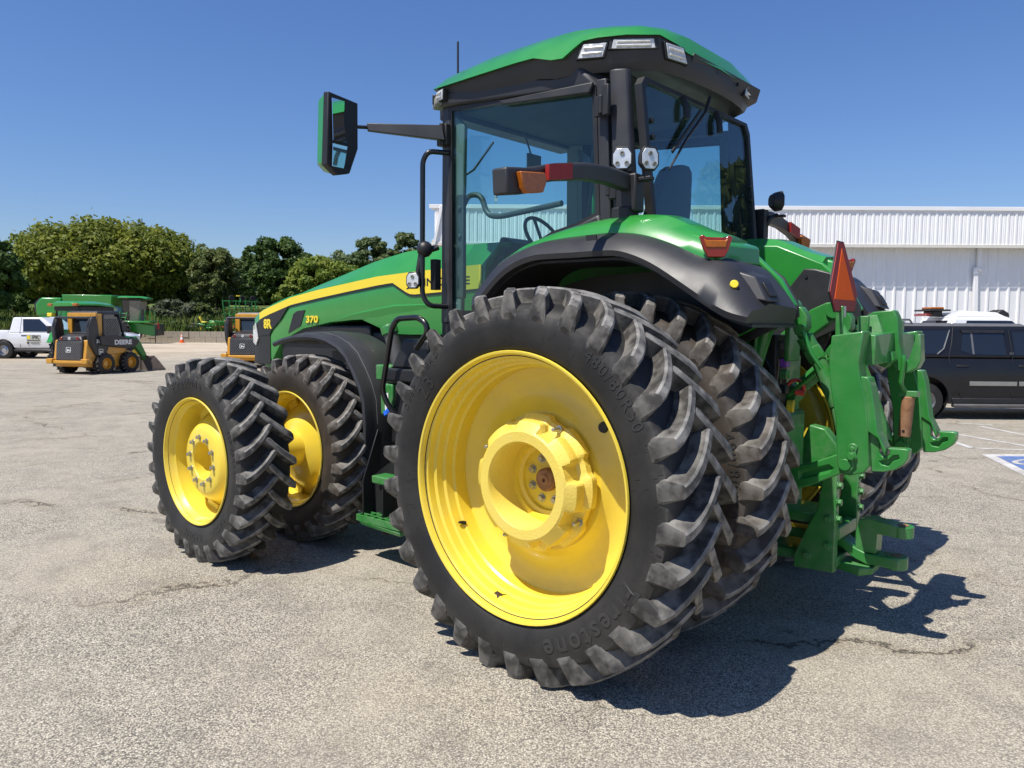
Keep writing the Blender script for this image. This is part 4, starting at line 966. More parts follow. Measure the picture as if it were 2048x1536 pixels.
for x, nm in ((2.18,0),(1.95,1)):
    part('step_plate', MB().prism([(1.02,.98),(1.17,.60),(1.17,.30),(1.05,.26),(1.0,.5),(.98,.95)] if nm == 0 else [(1.02,.7),(1.17,.56),(1.17,.22),(1.05,.20),(1.0,.5)],'x',x-.006,x+.006), 'plastic_dark', .004)
part('step_side', MB().prism([(2.19,.62),(1.40,1.12),(1.40,.85),(1.96,.55),(1.96,.24),(2.16,.33)],'y',1.05,1.062), 'plastic_dark', .003)
st = part('step_tread', MB().hull3([(2.20,1.03,.285),(2.20,1.15,.275),(2.15,1.21,.27),(1.70,1.21,.255),(1.70,1.03,.26)],[(2.22,1.03,.30),(2.22,1.15,.30),(2.16,1.22,.30),(1.70,1.22,.285),(1.70,1.03,.285)]), 'green_cast', .004)
for k in range(6): part('tread_bar', MB().box((2.19-k*.085,1.12,.325),(.010,.19,.045)), 'green_cast', .002, parent=st)
for y in (1.04,1.10,1.16,1.215): part('tread_bar', MB().box((1.95,y,.323),(.50,.010,.05)), 'green_cast', .002, parent=st)
part('step_tread', MB().bb(1.5,2.05,1.0,1.19,.60,.66), 'green_cast', .01)
for p in ((2.02,1.065,.47),(1.97,1.065,.29),(2.10,1.065,.58),(2.0,1.065,.59),(1.9,1.065,.29)):
    place('step_bolt', me_bolt, TR, p)
# ---------------------------------------------------------------- rear hitch
def arc(cx, cz, r, a0, a1, n=8): return [(cx+r*cos(radians(a0+(a1-a0)*k/n)), cz+r*sin(radians(a0+(a1-a0)*k/n))) for k in range(n+1)]
part('rear_housing', MB().bb(-.50,-.10,-.36,.36,.70,1.72).bb(-.62,-.45,-.22,.22,1.2,1.6), 'green_cast', .009)
part('drawbar_support', MB().prism([(-1.02,.34),(-1.02,.98),(-.95,1.0),(-.91,.70),(-.86,.60),(-.78,.40),(-.78,.33)],'y',.17,.23).prism([(-1.02,.34),(-1.02,.98),(-.95,1.0),(-.91,.70),(-.86,.60),(-.78,.40),(-.78,.33)],'y',-.23,-.17).bb(-1.02,-.55,-.17,.17,.36,.42).bb(-1.02,-.95,-.17,.17,.52,.60).bb(-.9,-.55,-.17,.17,.60,.66), 'green_cast', .008)
part('support_back', MB().bb(-.6,-.5,-.16,.16,.36,1.15), 'green_cast', .02)
for z in (.66,.76,.86,.95):
    for s in (1,-1):
        if z in (.66,.76,.86): part('hex_bolt', MB().cyl((-1.02,s*.205,z),(-1.045,s*.205,z),.021,6).cyl((-1.02,s*.205,z),(-1.026,s*.205,z),.028,14), 'green_cast', .002)
part('drawbar', MB().loft([[(x,.065,z-h),(x,-.065,z-h),(x,-.065,z+h),(x,.065,z+h)] for x,z,h in ((-.4,.50,.03),(-.95,.50,.03),(-1.0,.495,.032),(-1.08,.44,.034),(-1.15,.415,.034),(-1.27,.415,.032),(-1.33,.415,.03))]), 'green_cast', .008)
part('drawbar_eye', MB().cyl((-1.30,0,.375),(-1.30,0,.452),.062,24), 'green_cast', .006)
part('drawbar_hole', MB().cyl((-1.30,0,.45),(-1.30,0,.456),.032,20), 'rust', 0)
part('drawbar_clevis', MB().loft([[(x,.06,a),(x,-.06,a),(x,-.06,b),(x,.06,b)] for x,a,b in ((-1.085,.455,.56),(-1.10,.455,.645),(-1.17,.455,.66),(-1.20,.455,.65),(-1.205,.575,.65),(-1.26,.572,.645),(-1.32,.57,.635))]).cyl((-1.325,0,.568),(-1.325,0,.635),.062,24), 'green_cast', .008)
part('clevis_hole', MB().cyl((-1.325,0,.63),(-1.325,0,.639),.034,20), 'rust', 0)
part('drawbar_guide', MB().hull3([(-.98,.10,.335),(-1.13,.13,.32),(-1.19,.08,.33),(-1.19,-.06,.33),(-.98,-.06,.335)],[(-.97,.11,.385),(-1.14,.14,.375),(-1.20,.09,.375),(-1.20,-.06,.375),(-.97,-.06,.385)]), 'green_cast', .007)
for x, z in ((-.98,.50),(-.98,.66),(-.86,.42)): part('hex_bolt', MB().cyl((x,.23,z),(x,.252,z),.02,6).cyl((x,.23,z),(x,.236,z),.027,14), 'green_cast', .002)
for k, (y0, z0) in enumerate(((.30,1.62),(.26,1.54),(.33,1.46),(.28,1.38))):
    part('hydraulic_hose', MB().tube([(-.45,y0,z0+.25),(-.58,y0+.03,z0+.2),(-.69,y0+.02,z0+.02),(-.66,y0,z0-.25),(-.5,y0-.05,z0-.5)], .013, 8, round_=.12), 'black_paint', 0)
for s in (1,-1):
    # rocker arm of the lift
    rk = part('lift_arm', MB().loft([[(x,s*(.40-w_),z-h),(x,s*(.40+w_),z-h),(x,s*(.40+w_),z+h),(x,s*(.40-w_),z+h)] for x,z,h,w_ in ((-.28,1.50,.11,.05),(-.45,1.66,.10,.045),(-.62,1.81,.09,.04),(-.72,1.87,.075,.04),(-.79,1.90,.05,.04))]), 'green_cast', .007)
    part('lift_pin', MB().cyl((-.775,s*.34,1.895),(-.775,s*.475,1.895),.055,20).cyl((-.775,s*.47,1.895),(-.775,s*.482,1.895),.03,16), 'green_cast', .004, parent=rk)
    # lift link
    lk = part('lift_link', MB().cyl((-.81,s*.38,1.82),(-.85,s*.36,1.73),.033,14).cyl((-.85,s*.36,1.73),(-.885,s*.345,1.665),.048,8).cyl((-.885,s*.345,1.665),(-.925,s*.335,1.60),.055,6).cyl((-.925,s*.335,1.60),(-1.04,s*.33,1.34),.042,16).cyl((-1.04,s*.33,1.34),(-1.12,s*.38,1.08),.036,16), 'green_cast', .003)
    part('link_yoke', MB().prism([(-.74,1.86),(-.80,1.905),(-.85,1.90),(-.885,1.85),(-.89,1.78),(-.86,1.735),(-.82,1.74),(-.80,1.80),(-.82,1.835),(-.80,1.85),(-.77,1.82)],'y',s*.35,s*.43), 'green_cast', .008, parent=lk)
    part('link_handle', MB().tube([(-.875,s*.46,1.775),(-.93,s*.46,1.64),(-.985,s*.44,1.55)], .013, 8).cyl((-.87,s*.44,1.78),(-.87,s*.48,1.78),.022,12), 'green_cast', 0, parent=lk)
    # lower link to the coupler
    ll = part('lower_link', MB().loft([[(x,s*(.47-w_),z-h),(x,s*(.47+w_),z-h),(x,s*(.47+w_),z+h),(x,s*(.47-w_),z+h)] for x,z,h,w_ in ((-.35,.86,.07,.03),(-.70,.88,.07,.03),(-.95,.955,.065,.03),(-1.10,1.03,.06,.028),(-1.17,1.06,.055,.028))]), 'green_cast', .007)
    cut(ll, MB().prism([(-.90,.925),(-1.06,.985),(-1.085,1.01),(-1.06,1.025),(-.90,.965)],'y',s*.47+.012,s*.47+.08))
    part('sway_block', MB().prism([(-.62,.72),(-.78,.74),(-.86,.86),(-.84,1.02),(-.76,1.12),(-.66,1.14),(-.60,1.0)],'y',s*.30,s*.40), 'green_cast', .009)
# top link stowed towards the coupler
tl = part('top_link', MB().cyl((-1.00,.10,1.66),(-.93,.08,1.60),.06,6).cyl((-.93,.08,1.60),(-.86,.07,1.54),.062,6).cyl((-.86,.07,1.54),(-.74,.05,1.43),.045,18).cyl((-.74,.05,1.43),(-.68,.04,1.385),.03,14), 'green_cast', .003)
part('link_yoke', MB().prism([(-.56,1.36),(-.60,1.42),(-.68,1.44),(-.74,1.40),(-.72,1.34),(-.66,1.28),(-.60,1.22),(-.56,1.25)],'y',-.02,.11), 'green_cast', .01, parent=tl)
part('link_handle', MB().tube([(-.98,.17,1.64),(-.70,.13,1.385),(-.66,.12,1.36)], [.013,.014,.022], 8), 'green_cast', 0, parent=tl)
part('link_eye', MB().prism([(-.94,1.58),(-.90,1.64),(-.93,1.685),(-1.0,1.695),(-1.06,1.66),(-1.03,1.60)],'y',.05,.16), 'green_cast', .008, parent=tl)
# hydraulic couplers and hoses between the wheels
cb = part('coupler_block', MB().bb(-.68,-.50,.16,.34,1.30,1.74), 'plastic_dark', .01)
for z, m in ((1.67,'plastic_grey'),(1.57,'purple'),(1.50,'green_cast'),(1.41,'plastic_dark')):
    part('coupler_cap', MB().box((-.70,.26,z),(.05,.06,.05)).cyl((-.66,.26,z),(-.72,.26,z),.028,12), m, .006, parent=cb)
part('coupler_bracket', MB().bb(-.74,-.71,.12,.30,1.58,1.80), 'green_cast', .008, parent=cb)
part('red_hose', MB().tube([(-.66,.16,1.39),(-.70,.14,1.46),(-.75,.12,1.46),(-.77,.11,1.40),(-.74,.11,1.38)], .012, 8, round_=.03).cyl((-.72,.13,1.39),(-.77,.11,1.385),.02,10), 'redp', 0, parent=cb)
part('yellow_cap', MB().cyl((-.68,.15,1.30),(-.72,.14,1.30),.04,14), 'stripe', .004, parent=cb)
part('lift_cylinder', MB().cyl((-.45,.46,1.02),(-.66,.44,1.78),.042,14).tube([(-.5,.50,1.2),(-.60,.49,1.55),(-.62,.48,1.75)], .014, 8).cyl((-.64,.42,1.80),(-.64,.50,1.80),.04,14), 'green_cast', 0)

# quick coupler ------------------------------------------------------
QC = part('quick_coupler', MB().loft([[(x0,y,z0),(x1,y,z0),(x1,y,z1),(x0,y,z1)] for y,x0,x1,z0,z1 in ((.40,-1.25,-1.09,1.58,1.745),(.2,-1.25,-1.10,1.585,1.755),(0,-1.25,-1.10,1.585,1.76),(-.2,-1.25,-1.10,1.585,1.755),(-.40,-1.25,-1.09,1.58,1.745))]), 'green_cast', .007)
for s in (1,-1):
    dx = .02*s
    y0, y1 = (.40,.53) if s > 0 else (-.53,-.40)
    P = [(-1.08,1.74),(-1.245,1.765),(-1.225,1.60),(-1.235,1.52),(-1.27,1.40),(-1.285,1.25),(-1.30,1.05),(-1.275,1.01),(-1.20,.985),(-1.15,.995),(-1.135,1.03),(-1.125,1.15),(-1.12,1.27),(-1.085,1.45),(-1.07,1.58)]
    c = part('coupler_column', MB().prism([(x+dx,z) for x,z in P],'y',y0,y1), 'green_cast', .007, parent=QC)
    part('column_cover', MB().prism([(x+dx,z) for x,z in [(-1.235,1.525),(-1.275,1.52),(-1.295,1.46),(-1.33,1.235),(-1.375,1.145),(-1.37,1.11),(-1.335,1.20),(-1.28,1.235)]],'y',y0+.015,y1-.008), 'green_cast', .005, parent=QC)
    hk = [(-1.282,1.225),(-1.33,1.225),(-1.336,1.15)]+arc(-1.362,1.130,.027,30,-190,8)+[(-1.375,1.150),(-1.46,1.155),(-1.478,1.15)]+[(-1.476,1.105),(-1.46,1.075),(-1.42,1.04),(-1.36,1.02),(-1.30,1.015)]
    h = part('coupler_hook', MB().prism([(x+dx,z) for x,z in hk],'y',s*.455-.035,s*.455+.035), 'green_cast', .005, parent=QC)
    sl = [(-1.335,1.075),(-1.35,1.06),(-1.385,1.055),(-1.405,1.085),(-1.435,1.10),(-1.43,1.118),(-1.405,1.115),(-1.385,1.09),(-1.36,1.085)]
    cut(h, MB().prism([(x+dx,z) for x,z in sl],'y',s*.455+.015,s*.455+.06))
    yb = y1 if s > 0 else y1
    part('cover_plate', MB().prism([(x+dx,z) for x,z in arc(-1.18,1.045,.045,150,330,6)+arc(-1.215,1.135,.03,-30,150,5)],'y',yb,yb+.012), 'green_cast', .004, parent=QC)
    part('hex_bolt', MB().cyl((-1.213+dx,yb+.01,1.095),(-1.213+dx,yb+.034,1.095),.02,6).cyl((-1.213+dx,yb+.01,1.095),(-1.213+dx,yb+.016,1.095),.026,16), 'green_cast', .002, parent=QC)
    part('pivot_boss', MB().cyl((-1.178+dx,yb+.01,1.045),(-1.178+dx,yb+.02,1.045),.032,20).cyl((-1.213+dx,yb+.01,1.135),(-1.213+dx,yb+.018,1.135),.013,12), 'green_cast', .003, parent=QC)
# centre upper hook of the coupler
part('upper_hook', MB().prism([(-1.07,1.76),(-1.09,1.85),(-1.13,1.875),(-1.24,1.885),(-1.262,1.84),(-1.275,1.70),(-1.29,1.62),(-1.31,1.59),(-1.33,1.60),(-1.365,1.745),(-1.385,1.75),(-1.395,1.60),(-1.375,1.555),(-1.32,1.525),(-1.26,1.54),(-1.23,1.62),(-1.215,1.75)],'y',-.045,.045), 'green_cast', .006, parent=QC)
part('hook_bracket', MB().hull3([(-1.07,.12,1.75),(-1.07,-.12,1.75),(-1.21,-.12,1.755),(-1.21,.12,1.755)],[(-1.09,.09,1.85),(-1.09,-.09,1.85),(-1.16,-.08,1.86),(-1.16,.08,1.86)]).box((-1.11,.15,1.80),(.06,.03,.10)), 'green_cast', .005, parent=QC)
part('hook_lock', MB().prism([(-1.20,1.64),(-1.26,1.65),(-1.275,1.60),(-1.23,1.555),(-1.19,1.57)],'y',.046,.13), 'green_cast', .005, parent=QC)
part('top_lug', MB().bb(-1.20,-1.10,-.36,-.20,1.755,1.83), 'green_cast', .01, parent=QC)
pn = part('hitch_pin_handle', MB().tube([(-1.305,.055,1.625),(-1.31,.06,1.60),(-1.295,.05,1.46),(-1.315,-.01,1.405)], .0135, 10, round_=.02), 'green_cast', 0, parent=QC)
part('hitch_pin', MB().cyl((-1.325,-.01,1.39),(-1.31,-.01,1.155),.034,20), 'rust', .006, parent=QC)
part('pin_collar', MB().box((-1.325,-.02,1.405),(.10,.07,.035)), 'green_cast', .004, parent=QC)
part('pin_hole', MB().cyl((-1.313,.024,1.19),(-1.313,.026,1.19),.008,10), 'plastic_dark', 0, parent=QC)
# slow moving vehicle sign on its post
part('sign_post', MB().bb(-1.075,-1.06,.40,.47,1.72,1.90).bb(-1.10,-1.06,.46,.475,1.72,1.90), 'green_cast', .004)
part('post_socket', MB().cyl((-1.08,.43,1.84),(-1.08,.43,1.90),.02,14), 'steel', 0)
F = frame((-1.09,.41,1.874), (-.02,-1,0), (.09,-.05,1))
def smv(pts, z0, z1):
    mb = MB().prism(pts,'z',z0,z1); mb.v = [tuple(F @ Vector(p)) for p in mb.v]; return mb
sg = part('slow_vehicle_sign', smv([(-.15,.0),(.15,.0),(.212,.10),(.045,.375),(-.045,.375),(-.212,.10)],-.006,0), 'red_refl', .002)
part('sign_edge', smv([(-.158,-.008),(.158,-.008),(.222,.10),(.05,.385),(-.05,.385),(-.222,.10)],-.010,-.004), 'plastic_dark', .001, parent=sg)
part('sign_triangle', smv([(-.155,.062),(.155,.062),(.0,.345)],0,.0015), 'orange_fluo', 0, parent=sg)
for y in (.11,.27): part('sign_rivet', MB().cyl(tuple(F @ Vector((0,y,.001))),tuple(F @ Vector((0,y,.003))),.007,8), 'redp', 0, parent=sg)
# a dry leaf caught in the near rim
lf = MB().add([(0,0,0),(.03,.012,.004),(.05,.0,.012),(.032,-.006,.006),(.028,-.022,.002),(.012,-.010,.008),(-.03,.004,.01)],[(0,1,2,3),(0,3,4,5),(0,5,6)])
lf_o = lf.build('dry_leaf', mat('dry_leaf_brown', (.06,.035,.02), .8), smooth=0); lf_o.location = (.135,1.862,.375); lf_o.rotation_euler = (1.9,0,.4); lf_o.scale = (1.1,1.1,1.1)
tag(lf_o, 'small dry brown leaf caught in the near yellow rear rim', 'leaf')
# ================================================================ background
def PW(px, D, z=None):  # a spot in the yard: picture column px at distance D
    p = Vector((CAM.x, CAM.y, 0))+fwd*D+rgt*((px-1024)/1554*D); p.z = gh(p.x) if z is None else z; return p
def bank(D): return interp(D, [62.8,64.5,72,110,220], [1.02,1.12,1.7,4.0,8.0])
RZ = atan2(rgt.y, rgt.x)

# grass bank -----------------------------------------------------------
def grass_mat(name, a, b_, c_):
    m = bpy.data.materials.new(name); m.use_nodes = True; t = m.node_tree; L = t.links.new; b = t.nodes['Principled BSDF']; b.inputs['Roughness'].default_value = .9; b.inputs['Specular IOR Level'].default_value = .15
    tc = t.nodes.new('ShaderNodeTexCoord')
    n1 = t.nodes.new('ShaderNodeTexNoise'); n1.inputs['Scale'].default_value = .35; n1.inputs['Detail'].default_value = 7; L(tc.outputs['Object'], n1.inputs['Vector'])
    n2 = t.nodes.new('ShaderNodeTexNoise'); n2.inputs['Scale'].default_value = 5; n2.inputs['Detail'].default_value = 5; L(tc.outputs['Object'], n2.inputs['Vector'])
    r = t.nodes.new('ShaderNodeValToRGB'); e = r.color_ramp.elements; e[0].position = .35; e[0].color = (*a, 1); e[1].position = .68; e[1].color = (*c_, 1); x = e.new(.5); x.color = (*b_, 1)
    ad = t.nodes.new('ShaderNodeMath'); ad.operation = 'MULTIPLY_ADD'; ad.inputs[1].default_value = .35; L(n2.outputs[0], ad.inputs[0]); 
    s2 = t.nodes.new('ShaderNodeMath'); s2.operation = 'MULTIPLY'; s2.inputs[1].default_value = .65; L(n1.outputs[0], s2.inputs[0]); L(s2.outputs[0], ad.inputs[2])
    L(ad.outputs[0], r.inputs[0]); L(r.outputs[0], b.inputs['Base Color']); return m
G['grass'] = grass_mat('meadow_grass', (.055,.085,.018), (.10,.14,.03), (.21,.20,.07))
fs = [63.15,63.4,65,68,72,76,82,90,100,112,140,180,260,420]; rs_ = [-190,-120,-80,-60,-50,-40,-30,-22,-14,-6,4,14,30]
mb = MB(); rg_ = random.Random(2)
for f in fs:
    for r in rs_:
        p = PW(1024, f)+rgt*r; mb.v.append((p.x, p.y, -.3 if f < 63.3 else bank(f)+(rg_.uniform(-.25,.25) if f > 67 else 0)))
nr = len(rs_); mb.f = [(i*nr+j, i*nr+j+1, (i+1)*nr+j+1, (i+1)*nr+j) for i in range(len(fs)-1) for j in range(nr-1)]; mb.m = [0]*len(mb.f)
tag(mb.build('grass_bank', G['grass'], smooth=80), kind='structure')
rn = np.random.RandomState(4)
def blades(n, f0, f1, px0, px1, h0, h1):
    V = []; F = []
    for k in range(n):
        f = f0+(f1-f0)*rn.rand()**1.6; p = PW(px0+(px1-px0)*rn.rand(), f, bank(f)-.05); a = rn.rand()*2*pi; h = h0+(h1-h0)*rn.rand(); w_ = .05+.09*rn.rand()
        l = Vector((rn.randn()*.25, rn.randn()*.25, 1))*h; e = Vector((cos(a), sin(a), 0))*w_
        b = len(V); V += [tuple(p-e), tuple(p+e), tuple(p+l*1.0)]; F.append((b, b+1, b+2))
    m_ = MB(); m_.v = V; m_.f = F; m_.m = [0]*len(F); return m_
tag(blades(20000, 63.9, 100, -40, 900, .25, .9).build('tall_grass', G['grass'], smooth=0), 'tall meadow grass on the bank behind the concrete block wall', 'grass', kind='stuff')

# trees -----------------------------------------------------------------
def leaf_mat(name, a, b_, trans=.42):
    a = tuple(q*1.4 for q in a); b_ = tuple(q*1.35 for q in b_)
    m = bpy.data.materials.new(name); m.use_nodes = True; t = m.node_tree; L = t.links.new; t.nodes.clear()
    o = t.nodes.new('ShaderNodeOutputMaterial'); mx = t.nodes.new('ShaderNodeMixShader'); mx.inputs[0].default_value = trans
    di = t.nodes.new('ShaderNodeBsdfPrincipled'); di.inputs['Roughness'].default_value = .55; di.inputs['Specular IOR Level'].default_value = .3; tr = t.nodes.new('ShaderNodeBsdfTranslucent')
    tc = t.nodes.new('ShaderNodeTexCoord'); n = t.nodes.new('ShaderNodeTexNoise'); n.inputs['Scale'].default_value = .55; n.inputs['Detail'].default_value = 6; L(tc.outputs['Object'], n.inputs['Vector'])
    r = t.nodes.new('ShaderNodeValToRGB'); e = r.color_ramp.elements; e[0].position = .36; e[0].color = (*a, 1); e[1].position = .66; e[1].color = (*b_, 1); L(n.outputs[0], r.inputs[0])
    L(r.outputs[0], di.inputs['Base Color']); L(r.outputs[0], tr.inputs[0]); L(di.outputs[0], mx.inputs[1]); L(tr.outputs[0], mx.inputs[2]); L(mx.outputs[0], o.inputs[0]); return m
LM = {'maple': leaf_mat('maple_leaves', (.085,.115,.018), (.20,.215,.032)), 'dark': leaf_mat('dark_leaves', (.040,.080,.020), (.095,.14,.032)),
      'olive': leaf_mat('olive_leaves', (.065,.088,.025), (.135,.155,.045)), 'bright': leaf_mat('bright_leaves', (.10,.15,.025), (.20,.235,.036)),
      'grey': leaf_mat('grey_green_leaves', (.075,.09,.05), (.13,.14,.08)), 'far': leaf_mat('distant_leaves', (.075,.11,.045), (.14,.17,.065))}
G['bark'] = mat('bark', (.10,.085,.07), .9, var=.35, vscale=5, bump=.5, bscale=12)
def crown_mb(seed, rx, ry, h, ncl, nlf, leaf, zlo=0., shape='dome', gap=.0):
    """leaf quads gathered in clumps that fill an uneven crown; z from zlo to h"""
    R = np.random.RandomState(seed); V = []; 
    lob = R.rand(9, 3)*2-1; la = R.rand(9)*.35
    C = []
    while len(C) < ncl:
        p = R.rand(3)*2-1; q = np.linalg.norm(p)
        if q > 1 or q < .25: continue
        if R.rand() > q**1.5: continue
        k = 1.0
        for l_, a_ in zip(lob, la): k += a_*max(0, np.dot(p/q, l_/np.linalg.norm(l_))-.55)
        z = (p[2]+1)/2
        if shape == 'dome': wd = 1.0 if z > .42 else .62+.9*z
        elif shape == 'cone': wd = 1.15*(1-z)**.7+.12
        else: wd = .75+.25*sin(pi*z)
        C.append((p[0]*rx*k*wd*.93, p[1]*ry*k*wd*.93, zlo+z*(h-zlo)*(.93+.07*k), q))
    C = np.array(C); cr = (rx+ry)/2*(.17+.10*R.rand(ncl))*(1 if shape != 'cone' else .7)
    N_ = ncl*nlf; ci = np.repeat(np.arange(ncl), nlf)
    dv = R.randn(N_, 3); dv /= np.linalg.norm(dv, axis=1)[:, None]; rad = cr[ci]*(.45+.6*R.rand(N_)**.6)*np.where(R.rand(N_) < .12, 1.0+.55*R.rand(N_), 1.0)
    dv2 = dv*np.array([1, 1, .72]); c = C[ci, :3]+dv2*rad[:, None]
    nrm = dv*.7+R.randn(N_, 3)*.55+np.array([0, 0, .45]); nrm /= np.linalg.norm(nrm, axis=1)[:, None]
    t1 = np.cross(nrm, R.randn(N_, 3)); t1 /= np.linalg.norm(t1, axis=1)[:, None]; t2 = np.cross(nrm, t1)
    sz = (leaf*(.6+.8*R.rand(N_)))[:, None]; asp = (.55+.35*R.rand(N_))[:, None]
    v = np.stack([c-t1*sz, c+t2*sz*asp*.8, c+t1*sz, c-t2*sz*asp*.8], 1).reshape(-1, 3)
    me = bpy.data.meshes.new('crown'); me.vertices.add(len(v)); me.vertices.foreach_set('co', v.ravel()); me.loops.add(len(v)); me.polygons.add(N_)
    me.loops.foreach_set('vertex_index', np.arange(len(v), dtype=np.int32)); me.polygons.foreach_set('loop_start', np.arange(0, len(v), 4, dtype=np.int32)); me.polygons.foreach_set('loop_total', np.full(N_, 4, dtype=np.int32))
    me.update(); me.validate(); return me, C
def tree(px, D, vtop, hwpx, kind, label, seed, shape='dome', ncl=90, nlf=150, leaf=.25, zlo_f=.18, cat='tree', name='broadleaf_tree', base=None, group='trees beyond the yard', depthf=.85):
    b = PW(px, D, bank(D) if base is None else base); b.z -= .1
    h = 1.789+(650-vtop)/1554*D-b.z; rx = hwpx/1554*D
    T = tag(empty(name, b, RZ), label, cat, group)
    me, C = crown_mb(seed, rx, rx*depthf, h, ncl, nlf, leaf, zlo=h*zlo_f, shape=shape); me.materials.append(LM[kind])
    link('crown', me, T)
    tr = MB(); R = random.Random(seed); r0_ = max(.10, h*.018)
    top = Vector((0, 0, h*.62)); tr.tube([(0,0,-.2),(R.uniform(-.1,.1),0,h*.2),(R.uniform(-.3,.3),R.uniform(-.2,.2),h*.42),tuple(top)], [r0_*1.5,r0_,r0_*.75,r0_*.3], 8)
    for k in range(9):
        c = C[R.randrange(len(C))]; s_ = Vector((0, 0, h*R.uniform(.16,.45))); e = Vector(c[:3]); m_ = s_.lerp(e, .5)+Vector((0, 0, h*.05))
        tr.tube([tuple(s_), tuple(m_), tuple(e)], [r0_*.45, r0_*.28, r0_*.08], 5)
    tr.build('trunk', G['bark'], T, smooth=50); return T
tree(-12, 72, 487, 55, 'dark', 'dark green tree cut off by the left edge of the picture', 11, ncl=90)
tree(48, 128, 497, 33, 'far', 'pale loose-crowned tree seen over the white pickup', 12, shape='tall', ncl=46, nlf=110, leaf=.32)
tree(228, 90, 460, 158, 'maple', 'wide domed yellow-green tree behind the combine, largest of all', 13, ncl=330, nlf=190, leaf=.25, zlo_f=.16, depthf=.7)
tree(120, 96, 520, 62, 'maple', 'smaller yellow-green tree against the left side of the wide domed one', 14, ncl=100, nlf=160, zlo_f=.12)
tree(345, 99, 500, 62, 'olive', 'olive tree at the right shoulder of the wide domed one', 15, ncl=90, zlo_f=.1)
tree(436, 84, 503, 48, 'olive', 'dark olive tree behind the parked lawn tractor', 16, shape='tall', ncl=95, nlf=150, leaf=.21, zlo_f=.14)
tree(502, 112, 500, 34, 'dark', 'narrow dark tree between the olive tree and the rounded dark one', 17, shape='cone', ncl=60, nlf=130)
tree(562, 104, 484, 62, 'dark', 'rounded dark green tree rising over the tractor hood', 18, ncl=120, nlf=160, zlo_f=.1)
tree(648, 92, 520, 70, 'bright', 'lighter green bushy tree directly above the tractor hood', 19, ncl=110, nlf=160, zlo_f=.06)
tree(578, 82, 574, 27, 'bright', 'small bright green sapling behind the front of the hood', 20, ncl=40, nlf=70, leaf=.22, zlo_f=.1, name='sapling')
tree(742, 142, 479, 44, 'far', 'tall far tree over the middle of the hood', 21, shape='tall', ncl=60, nlf=130, leaf=.36)
tree(806, 146, 473, 46, 'far', 'tallest far tree, just left of the cab handrail', 22, shape='tall', ncl=64, nlf=130, leaf=.36)
tree(868, 140, 482, 40, 'far', 'far tree partly hidden by the cab pillar', 23, shape='tall', ncl=56, nlf=130, leaf=.36)
tree(352, 78, 604, 40, 'grey', 'grey-green bush right of the combine cab', 24, ncl=60, nlf=70, leaf=.17, zlo_f=.0, name='bush', cat='bush', group='bushes on the bank')
tree(405, 79, 612, 28, 'olive', 'low dark bush under the olive tree', 25, ncl=50, nlf=70, leaf=.17, zlo_f=.0, name='bush', cat='bush', group='bushes on the bank')
tree(348, 66, 648, 20, 'dark', 'small dark bush on the block wall beside the combine', 26, ncl=30, nlf=60, leaf=.12, zlo_f=.0, name='bush', cat='bush', group='bushes on the bank')
tree(20, 84, 590, 40, 'dark', 'shrub growing behind the white pickup at the left edge', 27, ncl=46, nlf=60, leaf=.2, zlo_f=.0, name='bush', cat='bush', group='bushes on the bank')
tree(480, 80, 628, 40, 'dark', 'dark bush behind the folded cultivator', 28, ncl=50, nlf=60, leaf=.18, zlo_f=.0, name='bush', cat='bush', group='bushes on the bank')
# far wood closing the view
mes = []
V = []
for k in range(52):
    if k < 22: me, C = crown_mb(100+k % 5, 9, 7, rng.uniform(9, 13), 40, 90, .5, zlo=0)
    else: me, C = crown_mb(100+k % 5, 6, 5, 6.0, 26, 80, .45, zlo=-1.5, shape='tall')
    p = PW(-160+(k*54 if k < 22 else (k-22)*40)+rng.uniform(-15,15), 168 if k < 22 else 150, bank(150)); ZS = 1.0
    v = np.empty(len(me.vertices)*3); me.vertices.foreach_get('co', v); V.append(v.reshape(-1,3)+np.array(p)); bpy.data.meshes.remove(me)
v = np.concatenate(V); n4 = len(v)//4; me = bpy.data.meshes.new('far_wood'); me.vertices.add(len(v)); me.vertices.foreach_set('co', v.ravel()); me.loops.add(len(v)); me.polygons.add(n4)
me.loops.foreach_set('vertex_index', np.arange(len(v), dtype=np.int32)); me.polygons.foreach_set('loop_start', np.arange(0, len(v), 4, dtype=np.int32)); me.polygons.foreach_set('loop_total', np.full(n4, 4, dtype=np.int32)); me.update(); me.materials.append(LM['far'])
tag(link('far_wood', me), 'continuous far wood filling the gaps between the nearer trees', 'wood', kind='stuff')

# concrete block wall ---------------------------------------------------
G['concrete'] = mat('weathered_concrete', (.42,.38,.31), .9, var=.15, vscale=1.5, dirt=(.20,.16,.11), dirt_amt=.7, dscale=1.4, bump=.3, bscale=20)
w0 = PW(296, 62.8); BW = tag(empty('block_wall', w0, RZ), 'low retaining wall of stacked concrete blocks behind the gravel yard', 'wall')
blk = MB().box((0,0,0),(.86,.6,.44)); bme = blk.mesh('block', G['concrete'], 0); rr = random.Random(9)
for row in range(2):
    for k in range(26):
        o = place('block', bme, BW, (.44+k*.885+(.44 if row else 0)-8.5, rr.uniform(-.04,.04), .20+row*.452), (0,0,rr.uniform(-.02,.02))); o.scale = (1, 1, 1)
        if k == 0: b_ = o.modifiers.new('bevel','BEVEL'); b_.width = .03; b_.segments = 1
bp_ = PW(364, 61.4); CN = tag(empty('traffic_cone', bp_), 'orange and white traffic cone at the foot of the block wall', 'cone')
part('cone_base', MB().bb(-.18,.18,-.18,.18,0,.04), 'orange_fluo', .01, parent=CN); part('cone_body', MB().lathe([(.15,.04),(.035,.72),(.0001,.72)],ax='z',n=20), 'orange_fluo', parent=CN)
